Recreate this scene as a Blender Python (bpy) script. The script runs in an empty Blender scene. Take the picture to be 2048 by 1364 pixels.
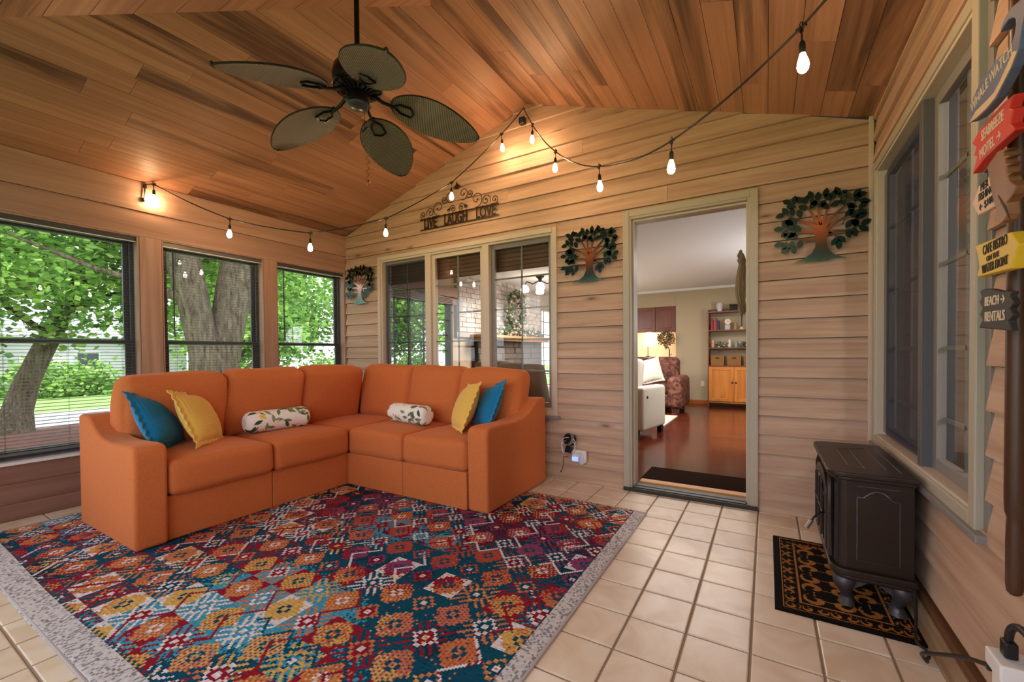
import bpy, bmesh, math, random
import numpy as np
from mathutils import Vector, Matrix
random.seed(7); np.random.seed(7)
SC = bpy.context.scene; COL = SC.collection; PI = math.pi

# ------------------------------------------------------------------ camera, world, exposure
cam = bpy.data.cameras.new('camera'); camo = bpy.data.objects.new('camera', cam); COL.objects.link(camo)
cam.sensor_width = 36; cam.lens = 840.49*36/2048; cam.shift_x = -22/2048; cam.shift_y = 36/2048
cam.clip_start = .02; cam.clip_end = 400
_y, _p, _r = .5266, -.0154, -.0082
_f = Vector((-math.sin(_y)*math.cos(_p), math.cos(_y)*math.cos(_p), math.sin(_p)))
_a = Vector((math.cos(_y), math.sin(_y), 0)); _u = _a.cross(_f)
_a2 = _a*math.cos(_r)+_u*math.sin(_r); _u2 = _u*math.cos(_r)-_a*math.sin(_r)
camo.matrix_world = Matrix(((_a2.x,_u2.x,-_f.x,4.1706),(_a2.y,_u2.y,-_f.y,-3.1533),(_a2.z,_u2.z,-_f.z,1.0507),(0,0,0,1)))
SC.camera = camo
SC.view_settings.view_transform = 'Standard'; SC.view_settings.look = 'None'
SC.view_settings.gamma = 1; SC.view_settings.use_curve_mapping = False
EXPO = 0.33
SC.view_settings.exposure = EXPO
w = bpy.data.worlds.new('overcast_sky'); SC.world = w; w.use_nodes = True
nt = w.node_tree; nt.nodes.clear()
o_ = nt.nodes.new('ShaderNodeOutputWorld'); b_ = nt.nodes.new('ShaderNodeBackground')
tc = nt.nodes.new('ShaderNodeTexCoord'); nz = nt.nodes.new('ShaderNodeTexNoise'); rp = nt.nodes.new('ShaderNodeValToRGB')
nz.inputs['Scale'].default_value = 2.5
rp.color_ramp.elements[0].color = (.80,.88,1,1); rp.color_ramp.elements[1].color = (1,1,1,1)
nt.links.new(tc.outputs['Generated'], nz.inputs['Vector']); nt.links.new(nz.outputs['Fac'], rp.inputs['Fac'])
nt.links.new(rp.outputs['Color'], b_.inputs['Color']); nt.links.new(b_.outputs['Background'], o_.inputs['Surface'])
b_.inputs['Strength'].default_value = 3.2
cy = SC.cycles
cy.use_denoising = True; cy.max_bounces = 7; cy.diffuse_bounces = 4; cy.glossy_bounces = 4; cy.transparent_max_bounces = 24
cy.transmission_bounces = 4; cy.sample_clamp_indirect = 6; cy.use_adaptive_sampling = True; cy.adaptive_threshold = .03
cy.caustics_reflective = False; cy.caustics_refractive = False
BULB = 165.0       # emission of the string-light bulbs

def lamp(name, kind, loc, energy, color=(1,1,1), size=.1, rot=(0,0,0), size_y=None, portal=False):
    l = bpy.data.lights.new(name, kind); l.energy = energy; l.color = color
    if kind == 'AREA':
        l.size = size
        if size_y: l.shape = 'RECTANGLE'; l.size_y = size_y
        if portal: l.cycles.is_portal = True
    elif kind == 'POINT': l.shadow_soft_size = size
    o = bpy.data.objects.new(name, l); o.location = loc; o.rotation_euler = rot; COL.objects.link(o); return o
# daylight enters here: portals only guide the sky's light through the window openings
lamp('window_portal', 'AREA', (-.16,-1.30,1.17), 1, size=2.7, size_y=1.7, rot=(PI/2,0,-PI/2), portal=True)
lamp('window_portal', 'AREA', (-.16,-3.1,1.17), 1, size=.9, size_y=1.7, rot=(PI/2,0,-PI/2), portal=True)
lamp('window_portal', 'AREA', (2.36,-3.78,1.15), 1, size=4.3, size_y=2.2, rot=(PI/2,0,0), portal=True)
# lights in the rooms beyond; all but the bar lamp's are added fill
lamp('living_room_fill', 'AREA', (3.2,3.0,2.28), 60, (1,.95,.9), size=1.6)  # added overhead fill for the living room, no fixture there
lamp('living_room_fill', 'AREA', (1.2,2.6,2.02), 45, (1,.94,.88), size=.6)
lamp('living_room_low_fill', 'POINT', (4.9,2.6,1.45), 55, (.95,.97,1), .25)  # added low fill, no floor lamp stands in the living room
lamp('living_room_low_fill', 'POINT', (1.2,4.0,1.5), 22, (1,.93,.84), .25)
lamp('bar_lamp_light', 'POINT', (1.99,5.95,1.42), 9, (1,.72,.42), .05)
lamp('kitchen_fill', 'POINT', (6.3,-1.9,2.1), 70, (1,.88,.75), .1)  # added to brighten the dark kitchen, no lamp hangs there

# ------------------------------------------------------------------ helpers
def srgb(c):
    if isinstance(c, str): c = [int(c[i:i+2],16)/255 for i in (0,2,4)]
    return tuple((x/12.92 if x <= .04045 else ((x+.055)/1.055)**2.4) for x in c)+(1,)
class NT:
    def __init__(s, name):
        s.m = bpy.data.materials.new(name); s.m.use_nodes = True; s.t = s.m.node_tree; s.t.nodes.clear()
        s.out = s.n('OutputMaterial'); s.b = s.n('BsdfPrincipled'); s.l(s.b.outputs[0], s.out.inputs[0])
    def n(s, k, **kw):
        x = s.t.nodes.new('ShaderNode'+k)
        for a, v in kw.items():
            if a in x.inputs.keys() if not a.startswith('_') else False: x.inputs[a].default_value = v
            else: setattr(x, a.lstrip('_'), v)
        return x
    def l(s, a, b): s.t.links.new(a, b)
    def math(s, op, a, b=None):
        x = s.n('Math'); x.operation = op
        for i, v in enumerate((a, b)):
            if v is None: continue
            if isinstance(v, (int, float)): x.inputs[i].default_value = v
            else: s.l(v, x.inputs[i])
        return x.outputs[0]
    def ramp(s, fac, stops):
        r = s.n('ValToRGB'); e = r.color_ramp.elements
        while len(e) < len(stops): e.new(.5)
        for i, (p, c) in enumerate(stops): e[i].position = p; e[i].color = srgb(c) if not isinstance(c, tuple) or len(c) == 3 else c
        s.l(fac, r.inputs[0]); return r.outputs[0]
    def mix(s, fac, a, b, mode='MIX'):
        x = s.n('MixRGB'); x.blend_type = mode
        for i, v in enumerate((fac, a, b)):
            if isinstance(v, (int, float)): x.inputs[i].default_value = v
            elif isinstance(v, (str, tuple)): x.inputs[i].default_value = srgb(v)
            else: s.l(v, x.inputs[i])
        return x.outputs[0]
    def coord(s, scale=(1,1,1), rnd=0., kind='Object'):
        t = s.n('TexCoord'); mp = s.n('Mapping'); mp.inputs['Scale'].default_value = scale; s.l(t.outputs[kind], mp.inputs['Vector'])
        if rnd:
            oi = s.n('ObjectInfo'); v = s.n('CombineXYZ'); q = s.math('MULTIPLY', oi.outputs['Random'], rnd)
            for i in range(3): s.l(q, v.inputs[i])
            s.l(v.outputs[0], mp.inputs['Location']); s.rand = oi.outputs['Random']
        return mp.outputs[0]
    def noise(s, vec, scale, detail=4, rough=.55, dist=0):
        x = s.n('TexNoise'); x.inputs['Scale'].default_value = scale; x.inputs['Detail'].default_value = detail
        x.inputs['Roughness'].default_value = rough; x.inputs['Distortion'].default_value = dist; s.l(vec, x.inputs['Vector']); return x.outputs['Fac']
    def bump(s, h, strength=.3, dist=.01):
        x = s.n('Bump'); x.inputs['Strength'].default_value = strength; x.inputs['Distance'].default_value = dist
        s.l(h, x.inputs['Height']); s.l(x.outputs[0], s.b.inputs['Normal'])
    def base(s, c):
        if isinstance(c, (str, tuple)): s.b.inputs['Base Color'].default_value = srgb(c)
        else: s.l(c, s.b.inputs['Base Color'])
    def set(s, rough=.6, metal=0., spec=None, **kw):
        s.b.inputs['Roughness'].default_value = rough; s.b.inputs['Metallic'].default_value = metal
        if spec is not None: s.b.inputs['Specular IOR Level'].default_value = spec
        for k, v in kw.items(): s.b.inputs[k].default_value = v
        return s.m
def plain(name, c, rough=.6, metal=0., nb=0., nscale=60, var=.06, spec=None):
    t = NT(name); v = t.coord(rnd=9.); f = t.noise(v, nscale, 3)
    t.base(t.mix(t.math('MULTIPLY', f, var*4), c, tuple(max(0, x*.72) for x in [int(c[i:i+2],16)/255 for i in (0,2,4)])))
    if nb: t.bump(f, nb, .004)
    return t.set(rough, metal, spec)
def wood(name, light, mid, dark, axis, rough=.55, knots=0., darkp=0., bump=.15, rnd_amt=.35, across=26, along=1.6, spec=None):
    t = NT(name); sc = [across]*3; sc[axis] = along
    v = t.coord(tuple(sc), rnd=31.); g = t.noise(v, 1., 6, .62, .6)
    sc2 = [5]*3; sc2[axis] = .7; v2 = t.coord(tuple(sc2), rnd=17.); g2 = t.noise(v2, 1., 3, .5, 1.2)
    col = t.ramp(g, [(.30, mid), (.62, light)])
    col = t.mix(t.math('MULTIPLY', t.math('SUBTRACT', g2, .42), 1.1), col, mid)
    col = t.mix(t.math('MULTIPLY', t.rand, rnd_amt), col, mid)
    if darkp:      # heartwood streaks in some boards
        m = t.math('GREATER_THAN', t.math('FRACT', t.math('MULTIPLY', t.rand, 7.31)), 1-darkp)
        s3 = [7]*3; s3[axis] = .45; g3 = t.noise(t.coord(tuple(s3), rnd=53.), 1., 5, .6, .8)
        k = t.n('MapRange'); k.inputs[1].default_value = .42; k.inputs[2].default_value = .60; t.l(g3, k.inputs[0])
        col = t.mix(t.math('MULTIPLY', t.math('MULTIPLY', k.outputs[0], m), .85), col, dark)
    if knots:
        s4 = [9.5]*3; s4[axis] = 2.6; vr = t.n('TexVoronoi'); vr.inputs['Scale'].default_value = 1; vr.inputs['Randomness'].default_value = 1
        t.l(t.coord(tuple(s4), rnd=71.), vr.inputs['Vector'])
        k = t.n('MapRange'); k.inputs[1].default_value = .11; k.inputs[2].default_value = .03; t.l(vr.outputs['Distance'], k.inputs[0])
        gate = t.math('GREATER_THAN', vr.outputs['Color'], 1-knots)
        ring = t.n('MapRange'); ring.inputs[1].default_value = .24; ring.inputs[2].default_value = .08; t.l(vr.outputs['Distance'], ring.inputs[0])
        col = t.mix(t.math('MULTIPLY', t.math('MULTIPLY', ring.outputs[0], gate), .35), col, dark)
        col = t.mix(t.math('MULTIPLY', t.math('MULTIPLY', k.outputs[0], gate), .85), col, dark)
    t.base(col); t.bump(g, bump, .003)
    return t.set(rough, spec=spec)
def attr_mat(name, rough=.9, bscale=0, bstr=.5, spec=.2, bd=.003):
    t = NT(name); a = t.n('Attribute'); a.attribute_name = 'Col'; t.base(a.outputs['Color'])
    if bscale: t.bump(t.noise(t.coord(), bscale, 2), bstr, bd)
    return t.set(rough, spec=spec)
def emit(name, c, strength):
    t = NT(name); t.base(c); t.b.inputs['Emission Color'].default_value = srgb(c); t.b.inputs['Emission Strength'].default_value = strength
    return t.set(.5)
def glass(name, refl=.10, tint=(1,1,1,1)):
    m = bpy.data.materials.new(name); m.use_nodes = True; t = m.node_tree; t.nodes.clear()
    o = t.nodes.new('ShaderNodeOutputMaterial'); mx = t.nodes.new('ShaderNodeMixShader'); tr = t.nodes.new('ShaderNodeBsdfTransparent')
    gl = t.nodes.new('ShaderNodeBsdfGlossy'); gl.inputs['Roughness'].default_value = 0; tr.inputs['Color'].default_value = tint
    fr = t.nodes.new('ShaderNodeFresnel'); fr.inputs['IOR'].default_value = 1.5
    ml = t.nodes.new('ShaderNodeMath'); ml.operation = 'MULTIPLY'; ml.inputs[1].default_value = refl*10; ml.use_clamp = True
    ge = t.nodes.new('ShaderNodeNewGeometry'); sb = t.nodes.new('ShaderNodeMath'); sb.operation = 'SUBTRACT'; sb.inputs[0].default_value = 1; m2 = t.nodes.new('ShaderNodeMath'); m2.operation = 'MULTIPLY'
    t.links.new(ge.outputs['Backfacing'], sb.inputs[1]); t.links.new(fr.outputs[0], ml.inputs[0]); t.links.new(ml.outputs[0], m2.inputs[0]); t.links.new(sb.outputs[0], m2.inputs[1]); t.links.new(m2.outputs[0], mx.inputs[0])
    t.links.new(tr.outputs[0], mx.inputs[1]); t.links.new(gl.outputs[0], mx.inputs[2]); t.links.new(mx.outputs[0], o.inputs[0]); return m
def mesh_screen(name, c, density):
    m = bpy.data.materials.new(name); m.use_nodes = True; t = m.node_tree; t.nodes.clear()
    o = t.nodes.new('ShaderNodeOutputMaterial'); mx = t.nodes.new('ShaderNodeMixShader'); tr = t.nodes.new('ShaderNodeBsdfTransparent')
    d = t.nodes.new('ShaderNodeBsdfDiffuse'); d.inputs[0].default_value = srgb(c); mx.inputs[0].default_value = density
    t.links.new(tr.outputs[0], mx.inputs[1]); t.links.new(d.outputs[0], mx.inputs[2]); t.links.new(mx.outputs[0], o.inputs[0]); return m

class G:
    def __init__(s): s.v = []; s.f = []
    def add(s, vs, fs):
        n = len(s.v); s.v += [tuple(p) for p in vs]; s.f += [tuple(i+n for i in f) for f in fs]; return s
    def box(s, x0, x1, y0, y1, z0, z1):
        if x0 > x1: x0, x1 = x1, x0
        if y0 > y1: y0, y1 = y1, y0
        if z0 > z1: z0, z1 = z1, z0
        return s.hexa([(x0,y0,z0),(x1,y0,z0),(x1,y1,z0),(x0,y1,z0),(x0,y0,z1),(x1,y0,z1),(x1,y1,z1),(x0,y1,z1)])
    def hexa(s, p): return s.add(p, [(3,2,1,0),(4,5,6,7),(0,1,5,4),(1,2,6,5),(2,3,7,6),(3,0,4,7)])
    def prism(s, poly, t0, t1, fn):      # poly 2-D ccw; fn(a,b,t) -> xyz
        n = len(poly); s.add([fn(a,b,t0) for a,b in poly]+[fn(a,b,t1) for a,b in poly],
              [tuple(reversed(range(n))), tuple(range(n,2*n))]+[(i,(i+1)%n,n+(i+1)%n,n+i) for i in range(n)]); return s
    def tube(s, pts, r, n=8, cap=True):
        pts = [Vector(p) for p in pts]; rs = r if isinstance(r, (list,tuple)) else [r]*len(pts)
        prev = None; base = len(s.v); m = len(pts)
        for i, p in enumerate(pts):
            d = (pts[min(i+1,m-1)]-pts[max(i-1,0)]); d = d.normalized() if d.length > 1e-9 else Vector((0,0,1))
            if prev is None: u = d.orthogonal().normalized()
            else:
                u = prev-d*prev.dot(d); u = u.normalized() if u.length > 1e-6 else d.orthogonal().normalized()
            prev = u; q = d.cross(u)
            for k in range(n):
                a = 2*PI*k/n; s.v.append(tuple(p+(u*math.cos(a)+q*math.sin(a))*rs[i]))
        for i in range(m-1):
            for k in range(n):
                a = base+i*n+k; b = base+i*n+(k+1)%n; s.f.append((a,b,b+n,a+n))
        if cap: s.f.append(tuple(base+k for k in reversed(range(n)))); s.f.append(tuple(base+(m-1)*n+k for k in range(n)))
        return s
    def lathe(s, prof, n=20, c=(0,0,0), ax='z'):
        base = len(s.v); m = len(prof)
        for r, h in prof:
            for k in range(n):
                a = 2*PI*k/n; x, y = r*math.cos(a), r*math.sin(a)
                p = (x,y,h) if ax == 'z' else ((x,h,y) if ax == 'y' else (h,x,y))
                s.v.append((c[0]+p[0], c[1]+p[1], c[2]+p[2]))
        for i in range(m-1):
            for k in range(n):
                a = base+i*n+k; b = base+i*n+(k+1)%n; s.f.append((a,b,b+n,a+n))
        s.f.append(tuple(base+k for k in reversed(range(n)))); s.f.append(tuple(base+(m-1)*n+k for k in range(n))); return s
    def sphere(s, c, r, n=12, sc=(1,1,1)):
        pr = [(max(1e-4, math.sin(PI*i/n)), -math.cos(PI*i/n)) for i in range(n+1)]; k0 = len(s.v); s.lathe(pr, n+4)
        for i in range(k0, len(s.v)): v = s.v[i]; s.v[i] = (c[0]+v[0]*r*sc[0], c[1]+v[1]*r*sc[1], c[2]+v[2]*r*sc[2])
        return s
    def xf(s, M, k0=0):
        for i in range(k0, len(s.v)): s.v[i] = tuple(M@Vector(s.v[i]))
        return s
def setp(o, label=None, cat=None, group=None, kind=None):
    if label: o['label'] = label
    if cat: o['category'] = cat
    if group: o['group'] = group
    if kind: o['kind'] = kind
    return o
def mesh(name, g, mat=None, smooth=False, angle=40):
    me = bpy.data.meshes.new(name); me.from_pydata(g.v, [], g.f); me.update()
    bm = bmesh.new(); bm.from_mesh(me); bmesh.ops.recalc_face_normals(bm, faces=bm.faces); bm.to_mesh(me); bm.free()
    if smooth:
        for p in me.polygons: p.use_smooth = True
        me.set_sharp_from_angle(angle=math.radians(angle))
    if mat: me.materials.append(mat)
    return me
def obj(name, g, mat=None, parent=None, smooth=False, bevel=0, seg=2, angle=40, **tag):
    me = g if isinstance(g, bpy.types.Mesh) else mesh(name, g, mat, smooth, angle)
    o = bpy.data.objects.new(name, me); COL.objects.link(o)
    if parent is not None: o.parent = parent
    if bevel:
        b = o.modifiers.new('bevel', 'BEVEL'); b.width = bevel; b.segments = seg; b.limit_method = 'ANGLE'; b.angle_limit = math.radians(35)
    return setp(o, **tag)
def thing(name, label, cat, loc=(0,0,0), rz=0, group=None, rot=None):
    o = bpy.data.objects.new(name, None); COL.objects.link(o); o.location = loc; o.rotation_euler = rot or (0,0,rz); o.empty_display_size = .05
    return setp(o, label, cat, group)
def struct(name, g=None, mat=None, **k):
    if g is None:
        o = bpy.data.objects.new(name, None); COL.objects.link(o); o['kind'] = 'structure'; return o
    return obj(name, g, mat, kind='structure', **k)
def grid_mesh(name, P, mat, cols=None, closed_u=False, smooth=True):   # P (nu,nv,3); cols per face (nu-1,nv-1,3)
    nu, nv = P.shape[:2]; idx = np.arange(nu*nv).reshape(nu,nv)
    if closed_u: idx = np.vstack([idx, idx[:1]])
    q = np.stack([idx[:-1,:-1], idx[1:,:-1], idx[1:,1:], idx[:-1,1:]], -1).reshape(-1,4)
    return quads_mesh(name, P.reshape(-1,3), q, mat, None if cols is None else cols.reshape(-1,3), smooth)
def quads_mesh(name, V, Q, mat, cols=None, smooth=False):
    me = bpy.data.meshes.new(name); nq = len(Q)
    me.vertices.add(len(V)); me.vertices.foreach_set('co', np.ascontiguousarray(V, np.float32).ravel())
    me.loops.add(nq*4); me.loops.foreach_set('vertex_index', np.ascontiguousarray(Q, np.int32).ravel())
    me.polygons.add(nq); me.polygons.foreach_set('loop_start', np.arange(0, nq*4, 4, dtype=np.int32))
    me.polygons.foreach_set('loop_total', np.full(nq, 4, np.int32))
    if smooth: me.polygons.foreach_set('use_smooth', np.ones(nq, bool))
    if cols is not None:
        a = me.color_attributes.new('Col', 'FLOAT_COLOR', 'CORNER'); c = np.ones((nq,4,4), np.float32); c[:,:,:3] = np.asarray(cols)[:,None,:]
        a.data.foreach_set('color', c.ravel())
    me.update(calc_edges=True); me.validate()
    if mat: me.materials.append(mat)
    return me
def lin(h): return np.array(srgb(h)[:3])
def softbox(w, d, h, r=.05, puff=(0,0,0), n=7, wr=.004, seed=0):     # upholstered block centred at 0, bottom at 0
    hf = np.array([w,d,h])/2; ax = []
    for k in range(3):
        e = [-1, -1+.25*r/hf[k], -1+.6*r/hf[k], -1+r/hf[k]]; m = list(np.linspace(-1+r/hf[k], 1-r/hf[k], n)[1:-1]); ax.append(np.array(e+m+[-x for x in reversed(e)]))
    g = G(); key = {}
    def vid(p):
        k = tuple(np.round(p, 5))
        if k not in key: key[k] = len(g.v); g.v.append(tuple(p))
        return key[k]
    for a in range(3):
        b, c = [i for i in range(3) if i != a]
        for sg in (-1, 1):
            ids = [[None]*len(ax[c]) for _ in ax[b]]
            for i, u in enumerate(ax[b]):
                for j, v in enumerate(ax[c]):
                    p = np.zeros(3); p[a] = sg; p[b] = u; p[c] = v; ids[i][j] = vid(p)
            for i in range(len(ax[b])-1):
                for j in range(len(ax[c])-1): g.f.append((ids[i][j], ids[i+1][j], ids[i+1][j+1], ids[i][j+1]))
    rs = np.random.RandomState(seed); ph = rs.rand(6)*6
    out = []
    for p in g.v:
        p = np.array(p); q = p*hf; inner = np.clip(q, -(hf-r), hf-r); d_ = q-inner; L = np.linalg.norm(d_); q2 = inner+d_/max(L,1e-9)*r
        for k in range(3):
            o = [i for i in range(3) if i != k]; q2[k] += p[k]*abs(p[k])*puff[k]*(1-abs(p[o[0]])**2.5)*(1-abs(p[o[1]])**2.5)
        q2 = q2 + wr*np.array([math.sin(q[1]*17+ph[0]+q[2]*9), math.sin(q[2]*13+ph[1]+q[0]*15), math.sin(q[0]*11+ph[2]+q[1]*19)])
        q2[2] += h/2; out.append(tuple(q2))
    g.v = out; return g
def text_mesh(s, size, ext=.0012, align='CENTER', narrow=1.0):
    cu = bpy.data.curves.new('t', 'FONT'); cu.body = s; cu.size = size; cu.extrude = ext; cu.align_x = align; cu.align_y = 'CENTER'; cu.resolution_u = 3; cu.offset = 0 if size < .06 else size*.022
    o = bpy.data.objects.new('t', cu); COL.objects.link(o); bpy.context.view_layer.update()
    me = bpy.data.meshes.new_from_object(o); bpy.data.objects.remove(o); return me
def lettering(s, size, M, mat, parent, name='lettering', sx=1., ext=.0012):
    me = text_mesh(s, size, ext); me.transform(M@Matrix.Diagonal((sx,1,1,1))); me.materials.clear(); me.materials.append(mat)
    return obj(name, me, parent=parent)
def copy_tree(o, parent=None):
    c = o.copy(); COL.objects.link(c); c.parent = parent
    for ch in list(o.children): copy_tree(ch, c)
    return c
def bez(p0, p1, p2, p3, n=10):
    out = []
    for i in range(n+1):
        t = i/n; out.append(tuple((1-t)**3*a+3*t*(1-t)**2*b+3*t*t*(1-t)*c+t**3*d for a,b,c,d in zip(p0,p1,p2,p3)))
    return out

# ------------------------------------------------------------------ materials
W = 4.7192; EAVE = 2.387; RX = 2.40; RZ = 3.165; HY = -1.19; FY = -3.59
M_ceil = wood('cedar_ceiling_boards', 'bf8f70', '966a4f', '4a2d1c', 1, .5, darkp=.42, rnd_amt=.55, across=26, along=.7)
M_ceil_x = wood('cedar_hip_boards', 'bf8f70', '966a4f', '4a2d1c', 0, .5, darkp=.3, rnd_amt=.55, across=26, along=.7)
M_clap = wood('whitewashed_clapboard', 'd2b49d', 'ab8a74', '4a3626', 0, .7, knots=.30, rnd_amt=.35, across=20, along=1.1)
M_clap_r = wood('whitewashed_clapboard_side', 'd2b49d', 'ab8a74', '4a3626', 1, .7, knots=.30, rnd_amt=.35, across=20, along=1.1)
M_left = wood('pale_cedar_boards', 'bf9c88', '9c7866', '6b4537', 1, .6, rnd_amt=.4, across=16, along=.8)
M_left_z = wood('pale_cedar_posts', 'c3a08c', 'a47f6c', '6b4537', 2, .6, rnd_amt=.4, across=16, along=.8)
M_lowl = wood('rosy_brown_boards', 'a27a6a', '7d5a4e', '4b322b', 1, .5, rnd_amt=.4, across=16, along=.8)
M_back = plain('wall_backing', '35271c', .9)
M_trim = plain('taupe_trim_paint', 'b5ad9c', .45, var=.03)
M_trimw = plain('pale_trim_paint', 'cdbfae', .45, var=.03)
M_frame = plain('grey_window_frame', '8b8784', .45, var=.03)
M_dframe = plain('charcoal_window_frame', '5c5c60', .5, var=.03)
M_white = plain('white_plastic', 'eceaea', .35, var=.01)
M_black = plain('black_plastic', '17171a', .4, var=.02)
M_iron = plain('black_iron', '1d1a19', .45, .6, var=.05)
M_glass = glass('window_glass', .16); M_glassk = glass('side_window_glass', .13)
M_screen = mesh_screen('insect_screen', '33363c', .30); M_screenk = mesh_screen('insect_screen_dark', '4a5064', .30)
M_muntin = plain('grey_green_muntin', '717a72', .4, var=.02)

def zc(x): return EAVE+(RZ-EAVE)*x/RX if x <= RX else RZ-(RZ-EAVE)*(x-RX)/(W-RX)
# ------------------------------------------------------------------ floor
T0X, T0Y, TP = 3.6987, -.2479, .211
floor = struct('floor', G().box(-.02, W+.02, FY, .0, -.06, -.004), plain('grout', '9c8874', .9, nb=.3, nscale=150))
tm = NT('ceramic_floor_tile'); v_ = tm.coord(rnd=40.); n1 = tm.noise(v_, 5, 3, .5, 1.); n2 = tm.noise(v_, 22, 4)
c_ = tm.ramp(n1, [(.35, 'dcc6ae'), (.62, 'efe0d0')]); c_ = tm.mix(tm.math('MULTIPLY', tm.rand, .3), c_, 'd6bda2'); c_ = tm.mix(tm.math('MULTIPLY', n2, .2), c_, 'ccb094')
tm.base(c_); tm.bump(n1, .12, .004); M_tile = tm.set(.34, spec=.45)
def tile_geo(h=TP/2-.0045, b=.004):
    g = G(); t = .0045
    pts = [(-h,-h,-.004),(h,-h,-.004),(h,h,-.004),(-h,h,-.004)]; p2 = [(x,y,-.0005) for x,y,_ in pts]; p3 = [(x-math.copysign(b,x), y-math.copysign(b,y), .0012) for x,y,_ in pts]
    g.add(pts+p2+p3, [(8,9,10,11)]+[(i,(i+1)%4,4+(i+1)%4,4+i) for i in range(4)]+[(4+i,4+(i+1)%4,8+(i+1)%4,8+i) for i in range(4)]); return g
tile_me = mesh('tile', tile_geo(), M_tile); rest = G()
tilemat = tile_me
for i in range(-18, 6):
    for j in range(-2, 17):
        x = T0X+TP*(i-.5); y = T0Y-TP*(j+.5); hx = TP/2-.0045
        if x-hx > W-.01 or x+hx < .01 or y-hx > -.01 or y+hx < FY: continue
        cut = (x+hx > W or x-hx < 0 or y+hx > 0 or y-hx < FY)
        hidden = (.35 < x < 3.36 and -2.6 < y < -.55)
        if hidden or cut and not (y+hx > 0 and x > 2.4 or x+hx > W):
            if hidden or cut:
                rest.box(max(x-hx,0.003), min(x+hx,W-.003), max(y-hx,FY), min(y+hx,-.003), -.004, .001)
            continue
        if cut: obj('tile', G().box(max(x-hx,.003), min(x+hx,W-.003), max(y-hx,FY), min(y+hx,-.003), -.004, .0012), M_tile, floor)
        else:
            o = obj('tile', tile_me, parent=floor); o.location = (x, y, 0)
obj('floor_tiling', rest, M_tile, floor, kind='stuff')

# ------------------------------------------------------------------ clapboard walls
PIT = .1244; Z0 = .130
def clap_piece(g, place, za, zb, zk, xa0, xa1, xb0, xb1):
    def yy(z): return -.013+.019*((z-zk)/PIT)
    if za == zk and zk > .05: za += .0028      # towards the room at the bottom edge; slot of dark backing imitates shadow line
    ya, yb = yy(za), yy(zb)
    g.hexa([place(xa0,ya,za), place(xa1,ya,za), place(xa1,.022,za), place(xa0,.022,za), place(xb0,yb,zb), place(xb1,yb,zb), place(xb1,.022,zb), place(xb0,.022,zb)])
def clap_wall(parent, place, mat, L, R, lim, holes, joints=()):
    """lim(z)-> (x_left, x_right) under the ceiling; holes = [(x0,x1,z0,z1)]"""
    k = -1
    while True:
        zk = Z0+PIT*k if k >= 0 else 0.002; zt = Z0+PIT*(k+1)
        if lim(zk+.005) is None: break
        zs = sorted({zk, zt}|{z for h in holes for z in (h[2],h[3]) if zk < z < zt}); pieces = {}
        cuts = sorted({L, R}|{x for h in holes if h[2] < zt-.005 and h[3] > zk+.005 for x in (h[0],h[1])}|{x for x, kk in joints if kk == k})
        for a, b in zip(cuts[:-1], cuts[1:]):
            g = G()
            for za, zb in zip(zs[:-1], zs[1:]):
                if any(h[0] <= (a+b)/2 <= h[1] and h[2] <= (za+zb)/2 <= h[3] for h in holes): continue
                la = lim(za); lb = lim(zb)
                if la is None: continue
                if lb is None: # apex inside this strip
                    m = (la[0]+la[1])/2; zb = za+(la[1]-la[0])/2*.33; lb = (m-.001, m+.001)
                xa0, xa1 = max(a,la[0]), min(b,la[1]); xb0, xb1 = max(a,lb[0]), min(b,lb[1])
                if xa1-xa0 < .004: continue
                if xb1 < xb0: xb0 = xb1 = (max(xa0, min(xa1, (xb0+xb1)/2)))
                e = .0008; clap_piece(g, place, za, zb, zk, xa0+e, xa1-e, min(xb0+e,xb1), max(xb1-e,xb0))
            if g.v: obj('clapboard', g, mat, parent)
        k += 1
        if k > 26: break
HB = [(.56, 2.66, .535, 2.065), (3.24, 4.108, -.1, 2.09)]
def backing(parent_name, rects, mat, place, kind='structure'):
    g = G()
    for x0,x1,z0,z1 in rects: g.hexa([place(x0,.022,z0),place(x1,.022,z0),place(x1,.14,z0),place(x0,.14,z0),place(x0,.022,z1),place(x1,.022,z1),place(x1,.14,z1),place(x0,.14,z1)])
    return g
pb = lambda x,y,z: (x,y,z)
g = backing('', [(0,.56,-.05,EAVE),(.56,2.66,-.05,.535),(.56,2.66,2.065,EAVE),(2.66,3.24,-.05,EAVE),(3.24,4.108,2.09,EAVE),(4.108,W+.14,-.05,EAVE)], M_back, pb)
g.prism([(0,EAVE),(W,EAVE),(RX,RZ)], .022, .14, lambda a,b,t: (a,t,b))
wall_back = struct('wall_back', g, M_back)
def limb(z):
    if z >= RZ-.002: return None
    return (0.004, W-.004) if z <= EAVE else ((z-EAVE)/(RZ-EAVE)*RX, W-(z-EAVE)/(RZ-EAVE)*(W-RX))
clap_wall(wall_back, pb, M_clap, 0, W, limb, HB, [(3.55,16),(2.2,18),(1.25,17),(2.9,20),(1.7,21)])
pr = lambda a,y,z: (W-.012+y, -a, z)     # right wall: a runs towards the camera
HR = [(.10, 1.455, .535, 2.08)]
g = backing('', [(0,.10,-.05,EAVE),(.10,1.455,-.05,.535),(.10,1.455,2.08,EAVE),(1.455,3.7,-.05,EAVE)], M_back, pr)
wall_right = struct('wall_right', g, M_back)
clap_wall(wall_right, pr, M_clap_r, 0, 3.59, lambda z: (0.0,3.59) if z < EAVE-.01 else None, [(.085,1.50,.535,2.08)], [(2.3,3),(2.9,9)])
struct('trim_1', G().box(W-.040, W-.018, -.030, -.004, 0, EAVE+.01), M_trimw, bevel=.003)
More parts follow.
